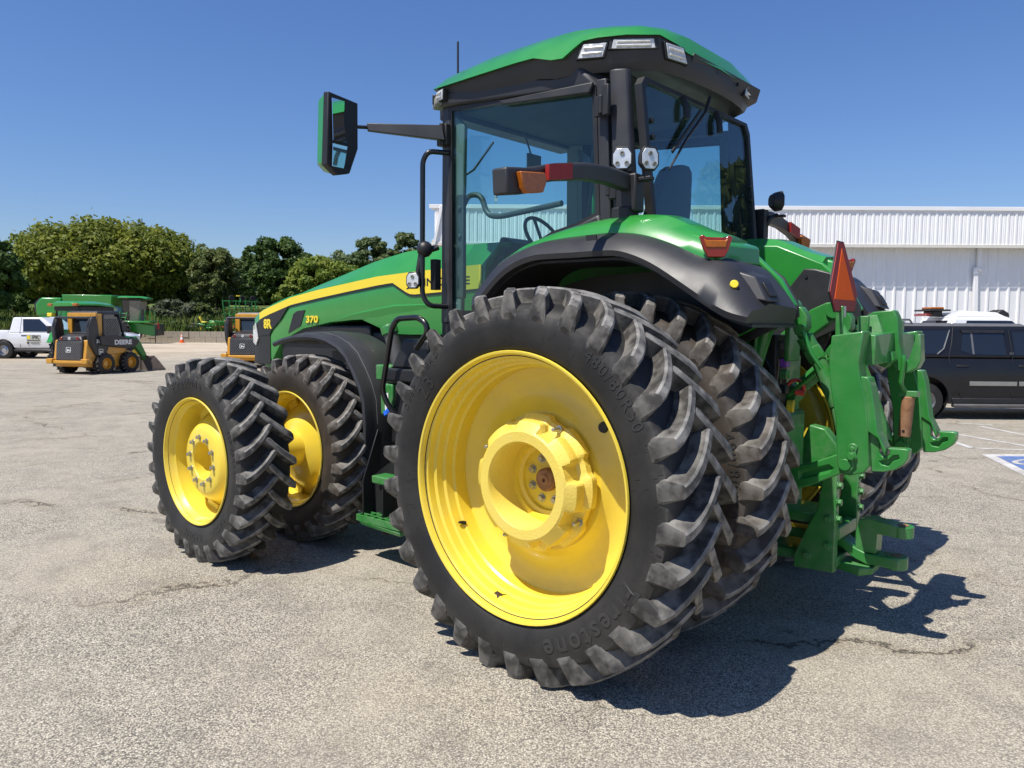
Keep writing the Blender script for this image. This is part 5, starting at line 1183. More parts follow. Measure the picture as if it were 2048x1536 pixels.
part('cone_band', MB().lathe([(.118,.26),(.085,.46)],ax='z',n=20), 'white', parent=CN); part('cone_band', MB().lathe([(.073,.52),(.055,.63)],ax='z',n=20), 'white', parent=CN)

# ---------------------------------------------------------------- generic bits for machines
def wheel_set(parent, pos, R, wd, rim, rimm='yellow', side=1, lugs=0, name='wheel'):
    mb = MB().lathe([(R*.55,-wd/2),(R*.80,-wd*.52),(R*.95,-wd*.46),(R,-wd*.36),(R,wd*.36),(R*.95,wd*.46),(R*.80,wd*.52),(R*.55,wd/2)], n=40)
    for k in range(lugs):
        for s in (1,-1):
            a = 2*pi*(k+(.5 if s > 0 else 0))/lugs; c, s_ = cos(a), sin(a)
            mb.box((R*c, s*wd*.24, R*s_), (R*.10, wd*.44, R*.10), (0, -a, s*.5))
    W = part(name, mb, 'rubber', 0, parent=parent); W.location = pos
    rm = MB().lathe([(R*.60,-wd*.45),(rim,-wd*.40),(rim*.92,-wd*.1),(rim*.88,wd*.12),(rim*.5,wd*.2),(rim*.45,wd*.3),(.0001,wd*.3)], n=32).lathe([(R*.60,wd*.49),(rim,wd*.47),(rim*.94,wd*.35),(rim*.88,wd*.12)], n=32)
    r_ = part('rim', rm, rimm, 0, parent=W)
    if side < 0: W.scale = (1, -1, 1)
    return W
def car_body(profile, W, inset=.07, mb=None):
    """side outline (x, z) swept across the width with rounded flanks"""
    mb = mb or MB(); cx = sum(p[0] for p in profile)/len(profile); cz = .75; rings = []
    for y, k in ((-W, inset), (-W+.05, .02), (-W+.16, 0), (W-.16, 0), (W-.05, .02), (W, inset)):
        rings.append([(x-(x-cx)*k*.35, y, z-(k*.5 if z > cz else -k*.3)) for x, z in profile])
    return mb.loft(rings, True, True)
def car_loft(st, W):
    rings = []
    for x, k, zb, zt_ in st:
        half = [(W*k*.84, zb), (W*k*.965, zb+.10), (W*k, zb+.30), (W*k*1.006, zb+.52), (W*k*.99, zt_-.14), (W*k*.962, zt_-.04), (W*k*.90, zt_)]
        rings.append([(x, y, z) for y, z in half]+[(x, -y, z) for y, z in half[::-1]])
    return MB().loft(rings[::-1], True, True)
def arch_cut(o, xs_, zc, r, W):
    for cx in xs_:
        for s in (1, -1): cut(o, MB().lathe([(.0001,-.3),(r,-.3),(r,.3),(.0001,.3)], c=(cx, s*(W-.02), zc), n=36))
def house(lo, hi):  # greenhouse between belt outline and roof outline, each (x0, x1, halfwidth, z)
    x0, x1, w0_, z0 = lo; a0, a1, w1_, z1 = hi
    return MB().hull3([(x0,-w0_,z0),(x1,-w0_,z0),(x1,w0_,z0),(x0,w0_,z0)], [(a0,-w1_,z1),(a1,-w1_,z1),(a1,w1_,z1),(a0,w1_,z1)])
def side_win(pts, lo, hi, s, eps=.006, th=.012):
    """pane laid on the sloping side of a greenhouse"""
    _, _, w0_, z0 = lo; _, _, w1_, z1 = hi
    def Y(z): return w0_+(w1_-w0_)*(z-z0)/(z1-z0)
    a = [(x, s*(Y(z)+eps), z) for x, z in pts]; b = [(x, s*(Y(z)+eps-th), z) for x, z in pts]
    return MB().hull3(a, b)
G['car_glass'] = mat('dark_car_glass', (.012,.014,.016), .04, coat=1, var=.05, rvar=0)
G['car_black'] = mat('black_car_paint', (.011,.012,.016), .16, coat=.45, var=.08, vscale=2, dirt=(.05,.047,.045), dirt_amt=.08, spec=.15, dscale=1.4)
G['car_white'] = mat('white_car_paint', (.75,.76,.77), .25, coat=.8, var=.03, dirt=(.5,.48,.44), dirt_amt=.15)
G['car_grey'] = mat('grey_roof_rail', (.16,.16,.165), .4, metal=.3, var=.08)
G['bright'] = mat('brushed_trim', (.34,.335,.31), .35, metal=.6, var=.08)
G['alloy'] = mat('alloy_wheel', (.5,.5,.5), .3, metal=.85, var=.1)
def arch_line(cx, r, z0, n=9): return [(cx+r*cos(pi*k/n), z0+r*sin(pi*k/n)) for k in range(n+1)]   # right to left

# black truck with bed cap, parked by the warehouse ------------------------
bt = PW(1858, 15.0, 0)+fwd*.93; BT = tag(empty('black_truck', bt, RZ-.03), 'black four-door truck with a dark bed cap parked beside the warehouse', 'truck')
wb_, hW = 3.32, .93
prof = [(-.72,.45)]+[(-.78,.62),(-.80,.90),(-.76,1.16),(-.5,1.22),(2.55,1.20),(3.0,1.16),(3.95,1.08),(4.12,.92),(4.14,.62),(4.05,.42)]+[(3.75,.40)]+arch_line(wb_,.43,.40)+[(wb_-.46,.30),(.50,.30)]+arch_line(0,.43,.40)+[(-.48,.45)]
bo = part('body', car_loft([(-.80,.82,.50,1.08),(-.78,.90,.46,1.16),(-.66,.975,.34,1.20),(-.3,1,.30,1.21),(1.2,1,.30,1.20),(2.6,1,.30,1.20),(2.95,.99,.30,1.17),(3.5,.98,.32,1.12),(3.95,.95,.38,1.05),(4.10,.86,.44,.98),(4.14,.72,.50,.90)], hW), 'car_black', 0, smooth=40, parent=BT); fix_normals(bo.data); arch_cut(bo, (0, wb_), .40, .43, hW)
lo, hi = (-.78,2.95,.90,1.19), (-.58,2.05,.74,1.80)
part('cabin', house(lo, hi), 'car_black', .06, parent=BT, seg=3)
part('roof', MB().hull3([(-.60,-.72,1.80),(2.02,-.72,1.80),(2.02,.72,1.80),(-.60,.72,1.80)],[(-.52,-.64,1.87),(1.90,-.64,1.86),(1.90,.64,1.86),(-.52,.64,1.87)]), 'car_grey', .02, parent=BT)
for s in (-1, 1):
    q = part('cap_window', side_win([(-.64,1.27),(.20,1.27),(.33,1.38),(.46,1.72),(-.50,1.72)], lo, hi, s), 'car_glass', 0, parent=BT, smooth=0)
    part('window_trim', MB().tube([tuple(v) for v in [(x, s*(.90-.16*(z-1.19)/.61+.010), z) for x, z in ((.20,1.262),(.335,1.372),(.475,1.73))]], .012, 6), 'bright', 0, parent=BT)
    part('door_window', side_win([(.66,1.33),(.86,1.265),(1.52,1.25),(1.48,1.70),(.72,1.70)], lo, hi, s), 'car_glass', 0, parent=BT, smooth=0)
    part('window_divider', side_win([(.875,1.265),(.91,1.265),(.90,1.70),(.865,1.70)], lo, hi, s, .014), 'car_grey', 0, parent=BT, smooth=0)
    part('rain_guard', side_win([(.70,1.68),(1.50,1.68),(1.50,1.735),(.68,1.735)], lo, hi, s, .03, .02), 'plastic_dark', 0, parent=BT, smooth=0)
    part('door_window', side_win([(1.68,1.25),(2.60,1.25),(2.12,1.70),(1.66,1.70)], lo, hi, s), 'car_glass', 0, parent=BT, smooth=0)
    part('side_trim', MB().box((1.27,s*(hW+.002),.70),(.90,.018,.085)), 'bright', .006, parent=BT)
    part('side_trim', MB().box((2.25,s*(hW+.002),.70),(.98,.018,.085)), 'bright', .006, parent=BT)
    part('door_handle', MB().box((.68,s*(hW-.012),1.04),(.24,.035,.04)), 'plastic_dark', .01, parent=BT)
    part('door_handle', MB().box((1.85,s*(hW-.012),1.04),(.22,.035,.04)), 'plastic_dark', .01, parent=BT)
    part('running_board', MB().box((1.66,s*.90,.27),(2.25,.16,.07)), 'plastic_grey', .025, parent=BT)
    part('rocker', MB().box((1.66,s*.86,.36),(2.3,.10,.12)), 'plastic_dark', .02, parent=BT)
    for x, pts in ((.5,[(.545,1.78),(.50,1.5),(.42,1.22),(.46,.9),(.56,.62),(.68,.45)]),(1.66,[(1.60,1.74),(1.63,1.22),(1.64,.46)]),(2.75,[(2.72,1.2),(2.76,.46)])):
        def Y(z): return hW-.004 if z <= 1.1 else (.90-.16*(z-1.19)/.61+.004 if z > 1.19 else hW-.03)
        part('door_seam', MB().tube([(a, s*(Y(b)), b) for a, b in pts], .008, 5), 'plastic_dark', 0, parent=BT)
    for cx in (0, wb_):
        part('wheel_flare', MB().loft([[(cx+r*cos(a), s*y, .40+r*sin(a)) for r, y in ((.43,hW-.03),(.43,hW+.012),(.49,hW+.012),(.50,hW-.02))] for a in np.linspace(-.15, pi+.15, 20)]), 'car_black', 0, parent=BT, smooth=50)
        part('arch_liner', MB().lathe([(.44,.0),(.44,.30),(.0001,.30)],c=(cx,s*(hW-.33) if s > 0 else -hW+.03,.42),n=28), 'plastic_dark', 0, parent=BT)
        wheel_set(BT, (cx, s*(hW-.13), .355), .355, .24, .21, 'alloy', s)
    part('mud_flap', MB().box((.47,s*.80,.46),(.02,.2,.34),(0,-.25,0)), 'trim', .01, parent=BT)
    part('side_mirror', MB().box((2.35,s*1.02,1.27),(.12,.2,.16)), 'plastic_dark', .03, parent=BT)
part('badge', text_plate('XLT', .035, frame((1.605,-.908,1.285), (1,0,0), (0,.25,1)), depth=.004), 'bright', 0, parent=BT, smooth=0)
part('roof_rack', MB().tube([(-.45,-.66,1.86),(-.40,-.66,1.93),(-.25,-.66,1.93),(-.2,-.66,1.87)], .02, 8), 'car_grey', 0, parent=BT)
part('windscreen', MB().hull3([(2.93,-.78,1.22),(2.93,.78,1.22),(2.90,.78,1.20),(2.90,-.78,1.20)],[(2.10,-.66,1.77),(2.10,.66,1.77),(2.06,.66,1.76),(2.06,-.66,1.76)]), 'car_glass', 0, parent=BT)

# white truck with an amber beacon behind it -----------------------------
wt = PW(1872, 18.9, 0)+fwd*.98; WT = tag(empty('white_truck', wt, RZ), 'white pickup with an amber roof beacon, its roof showing above the black truck', 'truck')
WT.scale = (1.06, 1.06, 1.12)
prof2 = [(-1.3,.50),(-1.35,1.05),(-.1,1.10),(2.4,1.12),(3.6,1.05),(3.75,.6),(3.6,.42),(-1.2,.42)]
part('body', car_body(prof2, .98, .06), 'car_white', 0, smooth=50, parent=WT)
lo2, hi2 = (.05,2.75,.90,1.10), (.50,1.75,.70,1.83)
part('cabin', house(lo2, hi2), 'car_white', .07, parent=WT, seg=3)
part('roof', MB().hull3([(.45,-.70,1.80),(1.85,-.70,1.78),(1.85,.70,1.78),(.45,.70,1.80)],[(.70,-.60,1.96),(1.55,-.60,1.93),(1.55,.60,1.93),(.70,.60,1.96)]), 'car_white', .07, parent=WT, seg=3)
part('rear_window', MB().hull3([(.02,-.6,1.2),(.02,.6,1.2),(.06,.6,1.2),(.06,-.6,1.2)],[(.44,-.55,1.74),(.44,.55,1.74),(.48,.55,1.74),(.48,-.55,1.74)]), 'car_glass', 0, parent=WT)
for s in (-1,1):
    part('side_window', side_win([(.55,1.2),(1.7,1.2),(2.4,1.22),(1.82,1.74),(.78,1.74)], lo2, hi2, s), 'car_glass', 0, parent=WT, smooth=0)
    for cx in (-.6,2.9): wheel_set(WT, (cx,s*.84,.38), .38, .25, .22, 'alloy', s)
part('light_bar', MB().bb(.10,.62,-.35,.35,1.95,1.99).bb(.25,.50,-.2,.2,1.84,1.95), 'plastic_dark', .015, parent=WT)
part('beacon', MB().bb(.20,.54,-.2,.2,1.99,2.045), 'amber', .02, parent=WT)
part('brake_lamp', MB().bb(.08,.20,-.3,.3,1.84,1.90), 'red', .01, parent=WT)
part('roof_fin', MB().prism([(1.75,1.85),(1.85,1.97),(1.95,2.0),(2.08,1.92),(2.12,1.82)],'y',-.2,.2), 'plastic_dark', .03, parent=WT)

# white pickup at the left edge ------------------------------------------
def pickup(px, D, z, label, logo=False):
    p = PW(px, D)+fwd*.98; p.z = z; E_ = tag(empty('white_pickup', p, RZ+.02), label, 'pickup', 'white pickups at the yard edge')
    wb = 3.6; W = .98
    pr = [(-1.15,.55),(-1.2,.85),(-1.18,1.30),(.20,1.30),(.24,1.16),(2.1,1.18),(2.6,1.16),(3.9,1.06),(4.25,.95),(4.3,.6),(4.1,.48)]+arch_line(wb,.47,.44)+[(wb-.5,.46),(.5,.46)]+arch_line(0,.47,.44)+[(-.5,.52)]
    bo = part('body', car_loft([(-1.2,.90,.52,1.24),(-1.17,.97,.50,1.29),(-1.0,1,.46,1.30),(.18,1,.44,1.30),(.24,1,.44,1.19),(2.5,1,.44,1.18),(2.7,1,.44,1.17),(3.9,.98,.44,1.08),(4.2,.92,.48,1.0),(4.3,.8,.55,.92)], W), 'car_white', 0, smooth=40, parent=E_); fix_normals(bo.data); arch_cut(bo, (0, wb), .44, .47, W)
    lo_, hi_ = (.22,2.55,.93,1.17), (.34,1.60,.76,1.88)
    part('cabin', house(lo_, hi_), 'car_white', .06, parent=E_, seg=3)
    for s in (-1,1):
        part('door_window', side_win([(.86,1.24),(2.15,1.24),(1.52,1.80),(.80,1.80)], lo_, hi_, s), 'car_glass', 0, parent=E_, smooth=0)
        for pts in ([(.74,1.86),(.72,1.2),(.74,.55)],[(2.18,1.2),(2.16,.55)]):
            part('door_seam', MB().tube([(a, s*(W-.004 if b < 1.17 else .93-.17*(b-1.17)/.71+.003), b) for a, b in pts], .009, 5), 'plastic_grey', 0, parent=E_)
        part('door_handle', MB().box((.92,s*(W-.008),1.07),(.24,.03,.04)), 'plastic_dark', .008, parent=E_)
        part('mirror', MB().box((2.12,s*1.10,1.33),(.12,.18,.34)).tube([(2.1,s*.9,1.25),(2.12,s*1.05,1.3)], .02, 6), 'plastic_dark', .03, parent=E_)
        part('side_step', MB().box((1.55,s*.93,.40),(2.2,.12,.10)), 'plastic_dark', .03, parent=E_)
        for cx in (0,wb):
            part('arch_liner', MB().lathe([(.48,.0),(.48,.30),(.0001,.30)],c=(cx,s*(W-.33) if s > 0 else -W+.03,.46),n=24), 'plastic_dark', 0, parent=E_)
            wheel_set(E_, (cx,s*.86,.41), .41, .27, .23, 'alloy', s)
    if logo:
        part('door_sign', MB().box((1.35,-W-.003,.93),(.62,.006,.34)), 'plastic_grey', 0, parent=E_).data.materials[0] = mat('sign_panel', (.42,.42,.36), .5)
        part('sign_lettering', text_plate('PK', .17, frame((1.44,-W-.008,.99), (1,0,0), (0,0,1)), width=.30, depth=.003, bold=.004), 'plastic_dark', 0, parent=E_, smooth=0)
        part('sign_mark', MB().box((1.13,-W-.008,.99),(.13,.004,.16)), 'stripe', 0, parent=E_); part('sign_line', MB().box((1.35,-W-.008,.85),(.54,.004,.025)), 'plastic_dark', 0, parent=E_)
        part('small_mark', MB().box((1.10,-W-.008,.74),(.09,.004,.08)), 'plastic_dark', 0, parent=E_); part('small_lettering', MB().box((1.40,-W-.008,.74),(.40,.004,.03)), 'plastic_grey', 0, parent=E_)
    return E_
pickup(6, 34.6, .15, 'white pickup with a PK door sign, cut off by the left edge', True)
pickup(80, 40.0, .2, 'second white pickup, behind the one with the door sign')

# skid steers -----------------------------------------------------------
G['cat_yellow'] = mat('construction_yellow', (.62,.30,.025), .4, coat=.3, var=.06, dirt=(.30,.18,.06), dirt_amt=.3, dscale=2)
G['mesh_black'] = mat('black_mesh_guard', (.05,.05,.052), .5, metal=.3, var=.4, vscale=60)
G['bucket'] = mat('worn_bucket_steel', (.16,.13,.115), .55, metal=.5, var=.3, vscale=4, dirt=(.34,.29,.25), dirt_amt=.7, dscale=3)
def mesh_plate(c, w_, h, xax, yax, name, par, nx=10, ny=12, r=.006, m='car_grey'):
    F_ = frame(c, xax, yax); mb = MB()
    for i in range(-ny, nx+1):
        for sg in (1, -1):
            a0 = Vector(((i/nx-.5)*w_*1.0, -h/2)); L_ = h; x1 = a0.x+L_*.8
            t0, t1 = 0., 1.
            xa, xb = (a0.x, x1) if sg > 0 else (-a0.x, -x1)
            lo_, hi_ = -w_/2, w_/2
            if xa != xb:
                ta, tb = (lo_-xa)/(xb-xa), (hi_-xa)/(xb-xa); t0, t1 = max(0, min(ta, tb)), min(1, max(ta, tb))
            if t1-t0 < .03: continue
            p, q = [tuple(F_ @ Vector((xa+(xb-xa)*t, -h/2+h*t, .004))) for t in (t0, t1)]
            mb.cyl(p, q, r, 4)
    o = part(name, mb, m, 0, parent=par); o['kind'] = 'stuff'; return o
def skid_steer(loc, rz, label):
    S = tag(empty('skid_steer', loc, rz), label, 'skid steer', 'yellow and black skid steers')
    def sp(n, mb, m, b=.02, par=None, **k): return part(n, mb, m, b, parent=par or S, **k)
    # lower frame
    sp('lower_frame', MB().loft([[(x,-w_,a),(x,w_,a),(x,w_,b),(x,-w_,b)] for x,w_,a,b in ((-.95,.52,.32,.42),(-.90,.56,.26,.50),(-.55,.60,.22,.80),(.55,.60,.22,.82),(.98,.55,.26,.70),(1.05,.50,.35,.55))]), 'cat_yellow', .03)
    sp('rear_bumper', MB().bb(-1.06,-.88,-.74,.74,.36,.46).bb(-1.10,-.95,.52,.74,.36,.52).bb(-1.10,-.95,-.74,-.52,.36,.52), 'cat_yellow', .02)
    sp('rear_side', MB().hull3([(-.97,-.60,.42),(-.35,-.66,.42),(-.35,.66,.42),(-.97,.60,.42)],[(-.88,-.58,1.12),(-.30,-.64,1.12),(-.30,.64,1.12),(-.88,.58,1.12)]), 'cat_yellow', .03)
    gr = sp('rear_grille', MB().hull3([(-1.0,-.47,.46),(-1.0,.47,.46),(-.9,.47,.46),(-.9,-.47,.46)],[(-.955,-.47,1.08),(-.955,.47,1.08),(-.85,.47,1.08),(-.85,-.47,1.08)]), 'mesh_black', .02)
    mesh_plate((-.985,0,.77), .86, .56, (0,-1,0), (.07,0,1), 'grille_mesh', S)
    deer(frame((-.99,0,.80), (0,-1,0), (.07,0,1)), .17, 'emblem', S, 'white', .012)
    sp('engine_hood', MB().hull3([(-.96,-.48,1.08),(-.96,.48,1.08),(-.20,.50,1.08),(-.20,-.50,1.08)],[(-.90,-.36,1.24),(-.90,.36,1.24),(-.25,.42,1.42),(-.25,-.42,1.42)]), 'plastic', .04)
    for y, m in ((.30,'red'),(-.30,'red'),(0,'lens')): sp('tail_lamp', MB().cyl((-.93,y,1.17),(-.955,y,1.165),.055,16), m, .006)
    # cab
    sp('cab_shell', MB().hull3([(-.42,-.50,1.2),(.70,-.50,.95),(.70,.50,.95),(-.42,.50,1.2)],[(-.36,-.46,1.98),(.48,-.46,2.0),(.48,.46,2.0),(-.36,.46,1.98)]), 'car_glass', .02)
    sp('cab_rear_frame', MB().bb(-.46,-.38,-.52,-.36,1.1,2.0).bb(-.46,-.38,.36,.52,1.1,2.0).bb(-.46,-.38,-.36,.36,1.86,2.0), 'cat_yellow', .015)
    sp('cab_side_frame', MB().bb(-.40,-.22,-.535,-.50,1.15,1.97), 'cat_yellow', .01); sp('cab_side_frame', MB().bb(-.40,-.22,.50,.535,1.15,1.97), 'cat_yellow', .01)
    sp('cab_roof', MB().hull3([(-.40,-.52,1.98),(.60,-.52,1.98),(.60,.52,1.98),(-.40,.52,1.98)],[(-.34,-.46,2.06),(.52,-.46,2.06),(.52,.46,2.06),(-.34,.46,2.06)]), 'plastic', .02)
    for s in (1,-1):
        sp('cab_door_frame', MB().tube([(-.20,s*.53,1.10),(-.18,s*.52,1.96),(.46,s*.51,1.99),(.60,s*.52,1.5),(.70,s*.53,1.02)], .045, 4, sq=True), 'plastic', 0)
        sp('side_window', MB().prism([(-.14,1.18),(-.12,1.86),(.40,1.88),(.56,1.45),(.56,1.18)],'y',s*.515-.004,s*.515+.004), 'car_glass', 0, smooth=0)
        mesh_plate((.20,s*.535,1.50), .60, .62, (s*-1,0,0), (0,0,1), 'window_guard', S, 7, 8, .005, 'plastic_grey')
        # lift tower and arm
        sp('lift_tower', MB().prism([(-.86,1.02),(-.92,1.50),(-.80,1.84),(-.62,1.90),(-.55,1.60),(-.50,.62),(-.62,.55)],'y',s*.56,s*.70), 'plastic', .03)
        sp('tower_strut', MB().prism([(-.62,.58),(-.40,.55),(-.20,.80),(-.15,1.15),(-.6,1.2)],'y',s*.665,s*.72), 'plastic', .02)
        arm = [(-.60,1.24),(-.55,.96),(.55,.82),(.90,.90),(1.02,1.02),(1.0,1.12),(.60,1.18),(-.1,1.30)]
        a = sp('lift_arm', MB().prism(arm,'y',s*.715,s*.80), 'plastic', .02)
        sp('front_arm', MB().prism([(.85,1.20),(1.02,1.22),(1.22,1.0),(1.52,.46),(1.42,.36),(1.12,.72),(.85,.98)],'y',s*.56,s*.70), 'green_cast' if s < 0 else 'plastic', .02)
        sp('boom_panel', MB().prism([(-.55,.62),(.50,.66),(.62,.84),(-.45,.92)],'y',s*.60,s*.66), 'cat_yellow', .02)
        for x in (-.36,.68): wheel_set(S, (x,s*.66,.345), .345, .27, .19, 'cat_yellow', s, lugs=16)
        sp('tower_rail', MB().tube([(-.86,s*.62,1.06),(-.90,s*.62,1.58),(-.78,s*.62,1.86)], .03, 8), 'plastic', 0)
    sp('tower_bar', MB().cyl((-.80,-.62,1.84),(-.80,.62,1.84),.035,12), 'plastic', 0)
    sp('maker_lettering', text_plate('DEERE', .15, frame((.32,-.805,1.04), (1,0,0), (0,0,1)), width=.72, depth=.008, bold=.006), 'white', 0, smooth=0)
    sp('model_lettering', text_plate('318D', .11, frame((-.52,-.725,1.08), (1,0,0), (0,0,1)), width=.32, depth=.008, bold=.003), 'white', 0, smooth=0)
    deer(frame((-.52,-.725,.74), (1,0,0), (0,0,1)), .17, 'emblem', S, 'led', .01)
    bk = MB().prism([(1.42,.48),(1.42,.02),(2.05,.0),(2.10,.02),(1.50,.10),(1.50,.48)],'y',-.92,.92)
    bu = sp('bucket', bk, 'bucket', .01)
    for s in (1,-1): sp('bucket_side', MB().prism([(1.40,.52),(1.40,0),(2.08,.0),(1.60,.48)],'y',s*.92,s*.945), 'bucket', .006, par=bu)
    sp('bucket_lip', MB().bb(1.38,1.55,-.94,.94,.47,.54), 'bucket', .01, par=bu); sp('bucket_rib', MB().bb(1.39,1.43,-.5,-.42,.03,.48).bb(1.39,1.43,.42,.5,.03,.48), 'bucket', .01, par=bu)
    return S
hd = RZ+radians(74)
s1 = skid_steer(PW(206, 25.4, .12), hd, 'yellow and black skid steer with a steel bucket parked beside the white pickup')
off_ = Matrix.Rotation(hd, 3, 'Z') @ Vector((-.36*1.05, -.66*1.1, 0)); s1.scale = (1.05, 1.1, 1.0); s1.location = Vector(s1.location)-off_
s2 = copy_tree(s1); p2 = PW(486, 28.9, .16); s2.rotation_euler = (0, 0, RZ+radians(80)); s2.location = p2-Matrix.Rotation(RZ+radians(80), 3, 'Z') @ Vector((-.98, 0, 0)); s2['label'] = 'second skid steer, half hidden behind the nose of the big tractor'

# compact green tractor behind the first skid steer --------------------------
ct = PW(172, 29.8, .04); CT = tag(empty('compact_tractor', ct, RZ+radians(70)), 'green cab tractor with amber lamps, mostly hidden behind the skid steer', 'tractor')
part('cab_roof', MB().loft([[(x,-w_,z),(x,-w_*.6,z+.09),(x,w_*.6,z+.09),(x,w_,z),(x,w_,z-.07),(x,-w_,z-.07)] for x,w_,z in ((-.95,.62,2.42),(-.8,.74,2.46),(0,.76,2.47),(.7,.72,2.42),(1.0,.60,2.30))]), 'green', .03, parent=CT)
part('roof_underside', MB().bb(-.80,.80,-.62,.62,2.20,2.38), 'plastic_dark', .03, parent=CT)
for s in (1,-1):
    part('amber_lamp', MB().box((-.92,s*.62,2.42),(.12,.22,.10)), 'amber', .02, parent=CT)
    part('fender_lamp', MB().box((-.8,s*.75,2.05),(.2,.24,.14)), 'stripe', .02, parent=CT)
    for x in (-.7,.75): part('cab_post', MB().cyl((x,s*.62,1.0),(x,s*.60,2.25),.04,8), 'plastic_dark', 0, parent=CT)
    part('side_window', MB().bb(-.65,.72,s*.61-.004,s*.61+.004,1.15,2.22), 'glass', 0, parent=CT)
    part('fender', MB().prism([(-1.1,1.0),(-.9,1.4),(-.4,1.5),(.1,1.3),(.3,.9),(.1,.9),(-.4,1.3),(-.9,1.0)],'y',s*.45,s*.74), 'green', .03, parent=CT)
    wheel_set(CT, (-.4,s*.60,.62), .62, .30, .34, 'yellow', s, lugs=18); wheel_set(CT, (1.55,s*.70,.46), .46, .28, .25, 'yellow', s, lugs=14)
part('hood', MB().hull3([(.8,-.36,.75),(2.2,-.32,.75),(2.2,.32,.75),(.8,.36,.75)],[(.8,-.34,1.42),(2.1,-.28,1.18),(2.1,.28,1.18),(.8,.34,1.42)]), 'green', .06, parent=CT)
part('cab_floor', MB().bb(-.8,.9,-.5,.5,.6,1.0), 'plastic_dark', .03, parent=CT)

# combine ------------------------------------------------------------------
cb_ = PW(248, 59.5, .27); CB = tag(empty('combine_harvester', cb_, RZ+radians(10)), 'large green combine harvester parked below the wide domed tree', 'combine')
G['curtain'] = mat('cab_curtain', (.22,.20,.16), .8)
CB.scale = (.72, .88, .90)
def cp(n, mb, m, b=.04, par=None, **k): return part(n, mb, m, b, parent=par or CB, **k)
cp('body', MB().prism([(-7.4,1.5),(-7.6,2.6),(-7.3,3.45),(-5.0,3.5),(-5.0,3.35),(-.8,3.3),(.1,2.2),(.1,1.5),(-2.0,1.1),(-6.0,1.1)],'y',-1.45,1.45), 'green', .08)
cp('rear_hood', MB().prism([(-7.7,2.3),(-7.75,3.2),(-7.2,3.75),(-5.3,3.75),(-5.3,2.3)],'y',-1.5,1.5), 'green', .12)
cp('grain_tank', MB().hull3([(-5.0,-1.5,2.7),(-.7,-1.5,2.7),(-.7,1.5,2.7),(-5.0,1.5,2.7)],[(-5.2,-1.6,4.0),(-.4,-1.6,4.0),(-.4,1.6,4.0),(-5.2,1.6,4.0)]), 'green', .05)
cp('tank_panel', MB().hull3([(-2.9,-1.56,2.8),(-.6,-1.56,2.8),(-.55,-1.50,2.8),(-2.9,-1.50,2.8)],[(-2.9,-1.65,3.95),(-.45,-1.65,3.95),(-.45,-1.58,3.95),(-2.9,-1.58,3.95)]), 'green', .02)
cp('rear_deflector', MB().tube([(-8.0,-.6,2.6),(-8.0,-.6,3.2),(-7.6,-.6,3.6)], [.2,.26,.2], 12), 'plastic_dark', 0)
cabx = cp('cab', MB().hull3([(.35,-.95,1.95),(1.75,-.85,1.85),(1.75,.85,1.85),(.35,.95,1.95)],[(.25,-1.0,3.65),(2.15,-.9,3.65),(2.15,.9,3.65),(.25,1.0,3.65)]), 'car_glass', .06)
cp('sun_curtain', MB().hull3([(1.0,-.955,1.95),(1.77,-.86,1.88),(1.80,-.86,1.88),(1.0,-.97,1.95)],[(1.05,-1.0,3.55),(2.14,-.915,3.55),(2.17,-.915,3.55),(1.05,-1.01,3.55)]), 'curtain', .01)
cp('sun_curtain', MB().hull3([(1.78,-.85,1.88),(1.78,.85,1.88),(1.80,.85,1.88),(1.80,-.85,1.88)],[(2.165,-.9,3.5),(2.165,.9,3.5),(2.18,.9,3.5),(2.18,-.9,3.5)]), 'curtain', .01)
cp('cab_roof', MB().loft([[(x,-w_,z),(x,-w_*.8,z+.14),(x,w_*.8,z+.14),(x,w_,z)] for x,w_,z in ((-.1,1.15,3.75),(.2,1.2,3.82),(2.2,1.15,3.80),(2.75,1.0,3.70))]), 'green', .03)
for y in (-.5,-.2,.2,.5): cp('roof_lamp', MB().box((2.62,y,3.70),(.1,.18,.1)), 'lens', .02)
cp('roof_visor', MB().bb(.2,2.7,-1.0,1.0,3.62,3.72), 'plastic_dark', .03)
cp('side_mirror', MB().box((2.5,-1.6,2.6),(.1,.25,.5)).tube([(2.1,-.9,3.3),(2.5,-1.6,2.9)], .03, 6), 'plastic_dark', .02)
cp('ladder', MB().tube([(-.2,-1.5,1.3),(.35,-1.6,2.7)], .04, 6).tube([(.5,-1.5,1.3),(1.0,-1.6,2.6)], .04, 6), 'green', 0)
for k in range(4): cp('ladder_rung', MB().cyl((-.1+k*.13,-1.52,1.5+k*.33),(.58+k*.13,-1.52,1.5+k*.33),.035,6), 'green', 0)
for x in (2.2,2.7,3.2): cp('platform_rail', MB().tube([(x,-1.5,1.9),(x,-1.5,2.7),(x+.45,-1.5,2.7),(x+.45,-1.5,1.9)], .03, 6), 'green', 0)
cp('platform', MB().bb(-.2,3.2,-1.7,1.7,1.72,1.88), 'green', .03)
cp('feeder_house', MB().prism([(.4,1.7),(1.6,1.75),(3.6,1.45),(3.7,.75),(3.2,.6),(1.2,.95),(.4,1.1)],'y',-.85,.85), 'green', .05)
cp('header_frame', MB().bb(3.5,3.75,-1.1,1.1,.65,1.62), 'plastic_dark', .04)
for s in (1,-1):
    for q in (wheel_set(CB, (0,s*1.75,1.0), 1.0, .75, .5, 'yellow', s, lugs=18), wheel_set(CB, (-5.4,s*1.5,.70), .70, .5, .36, 'yellow', s, lugs=16)): q.scale = (1.23, s, 1)
cp('front_plate', MB().bb(3.78,3.9,-1.2,-.95,1.2,1.75), 'red_refl', .01)
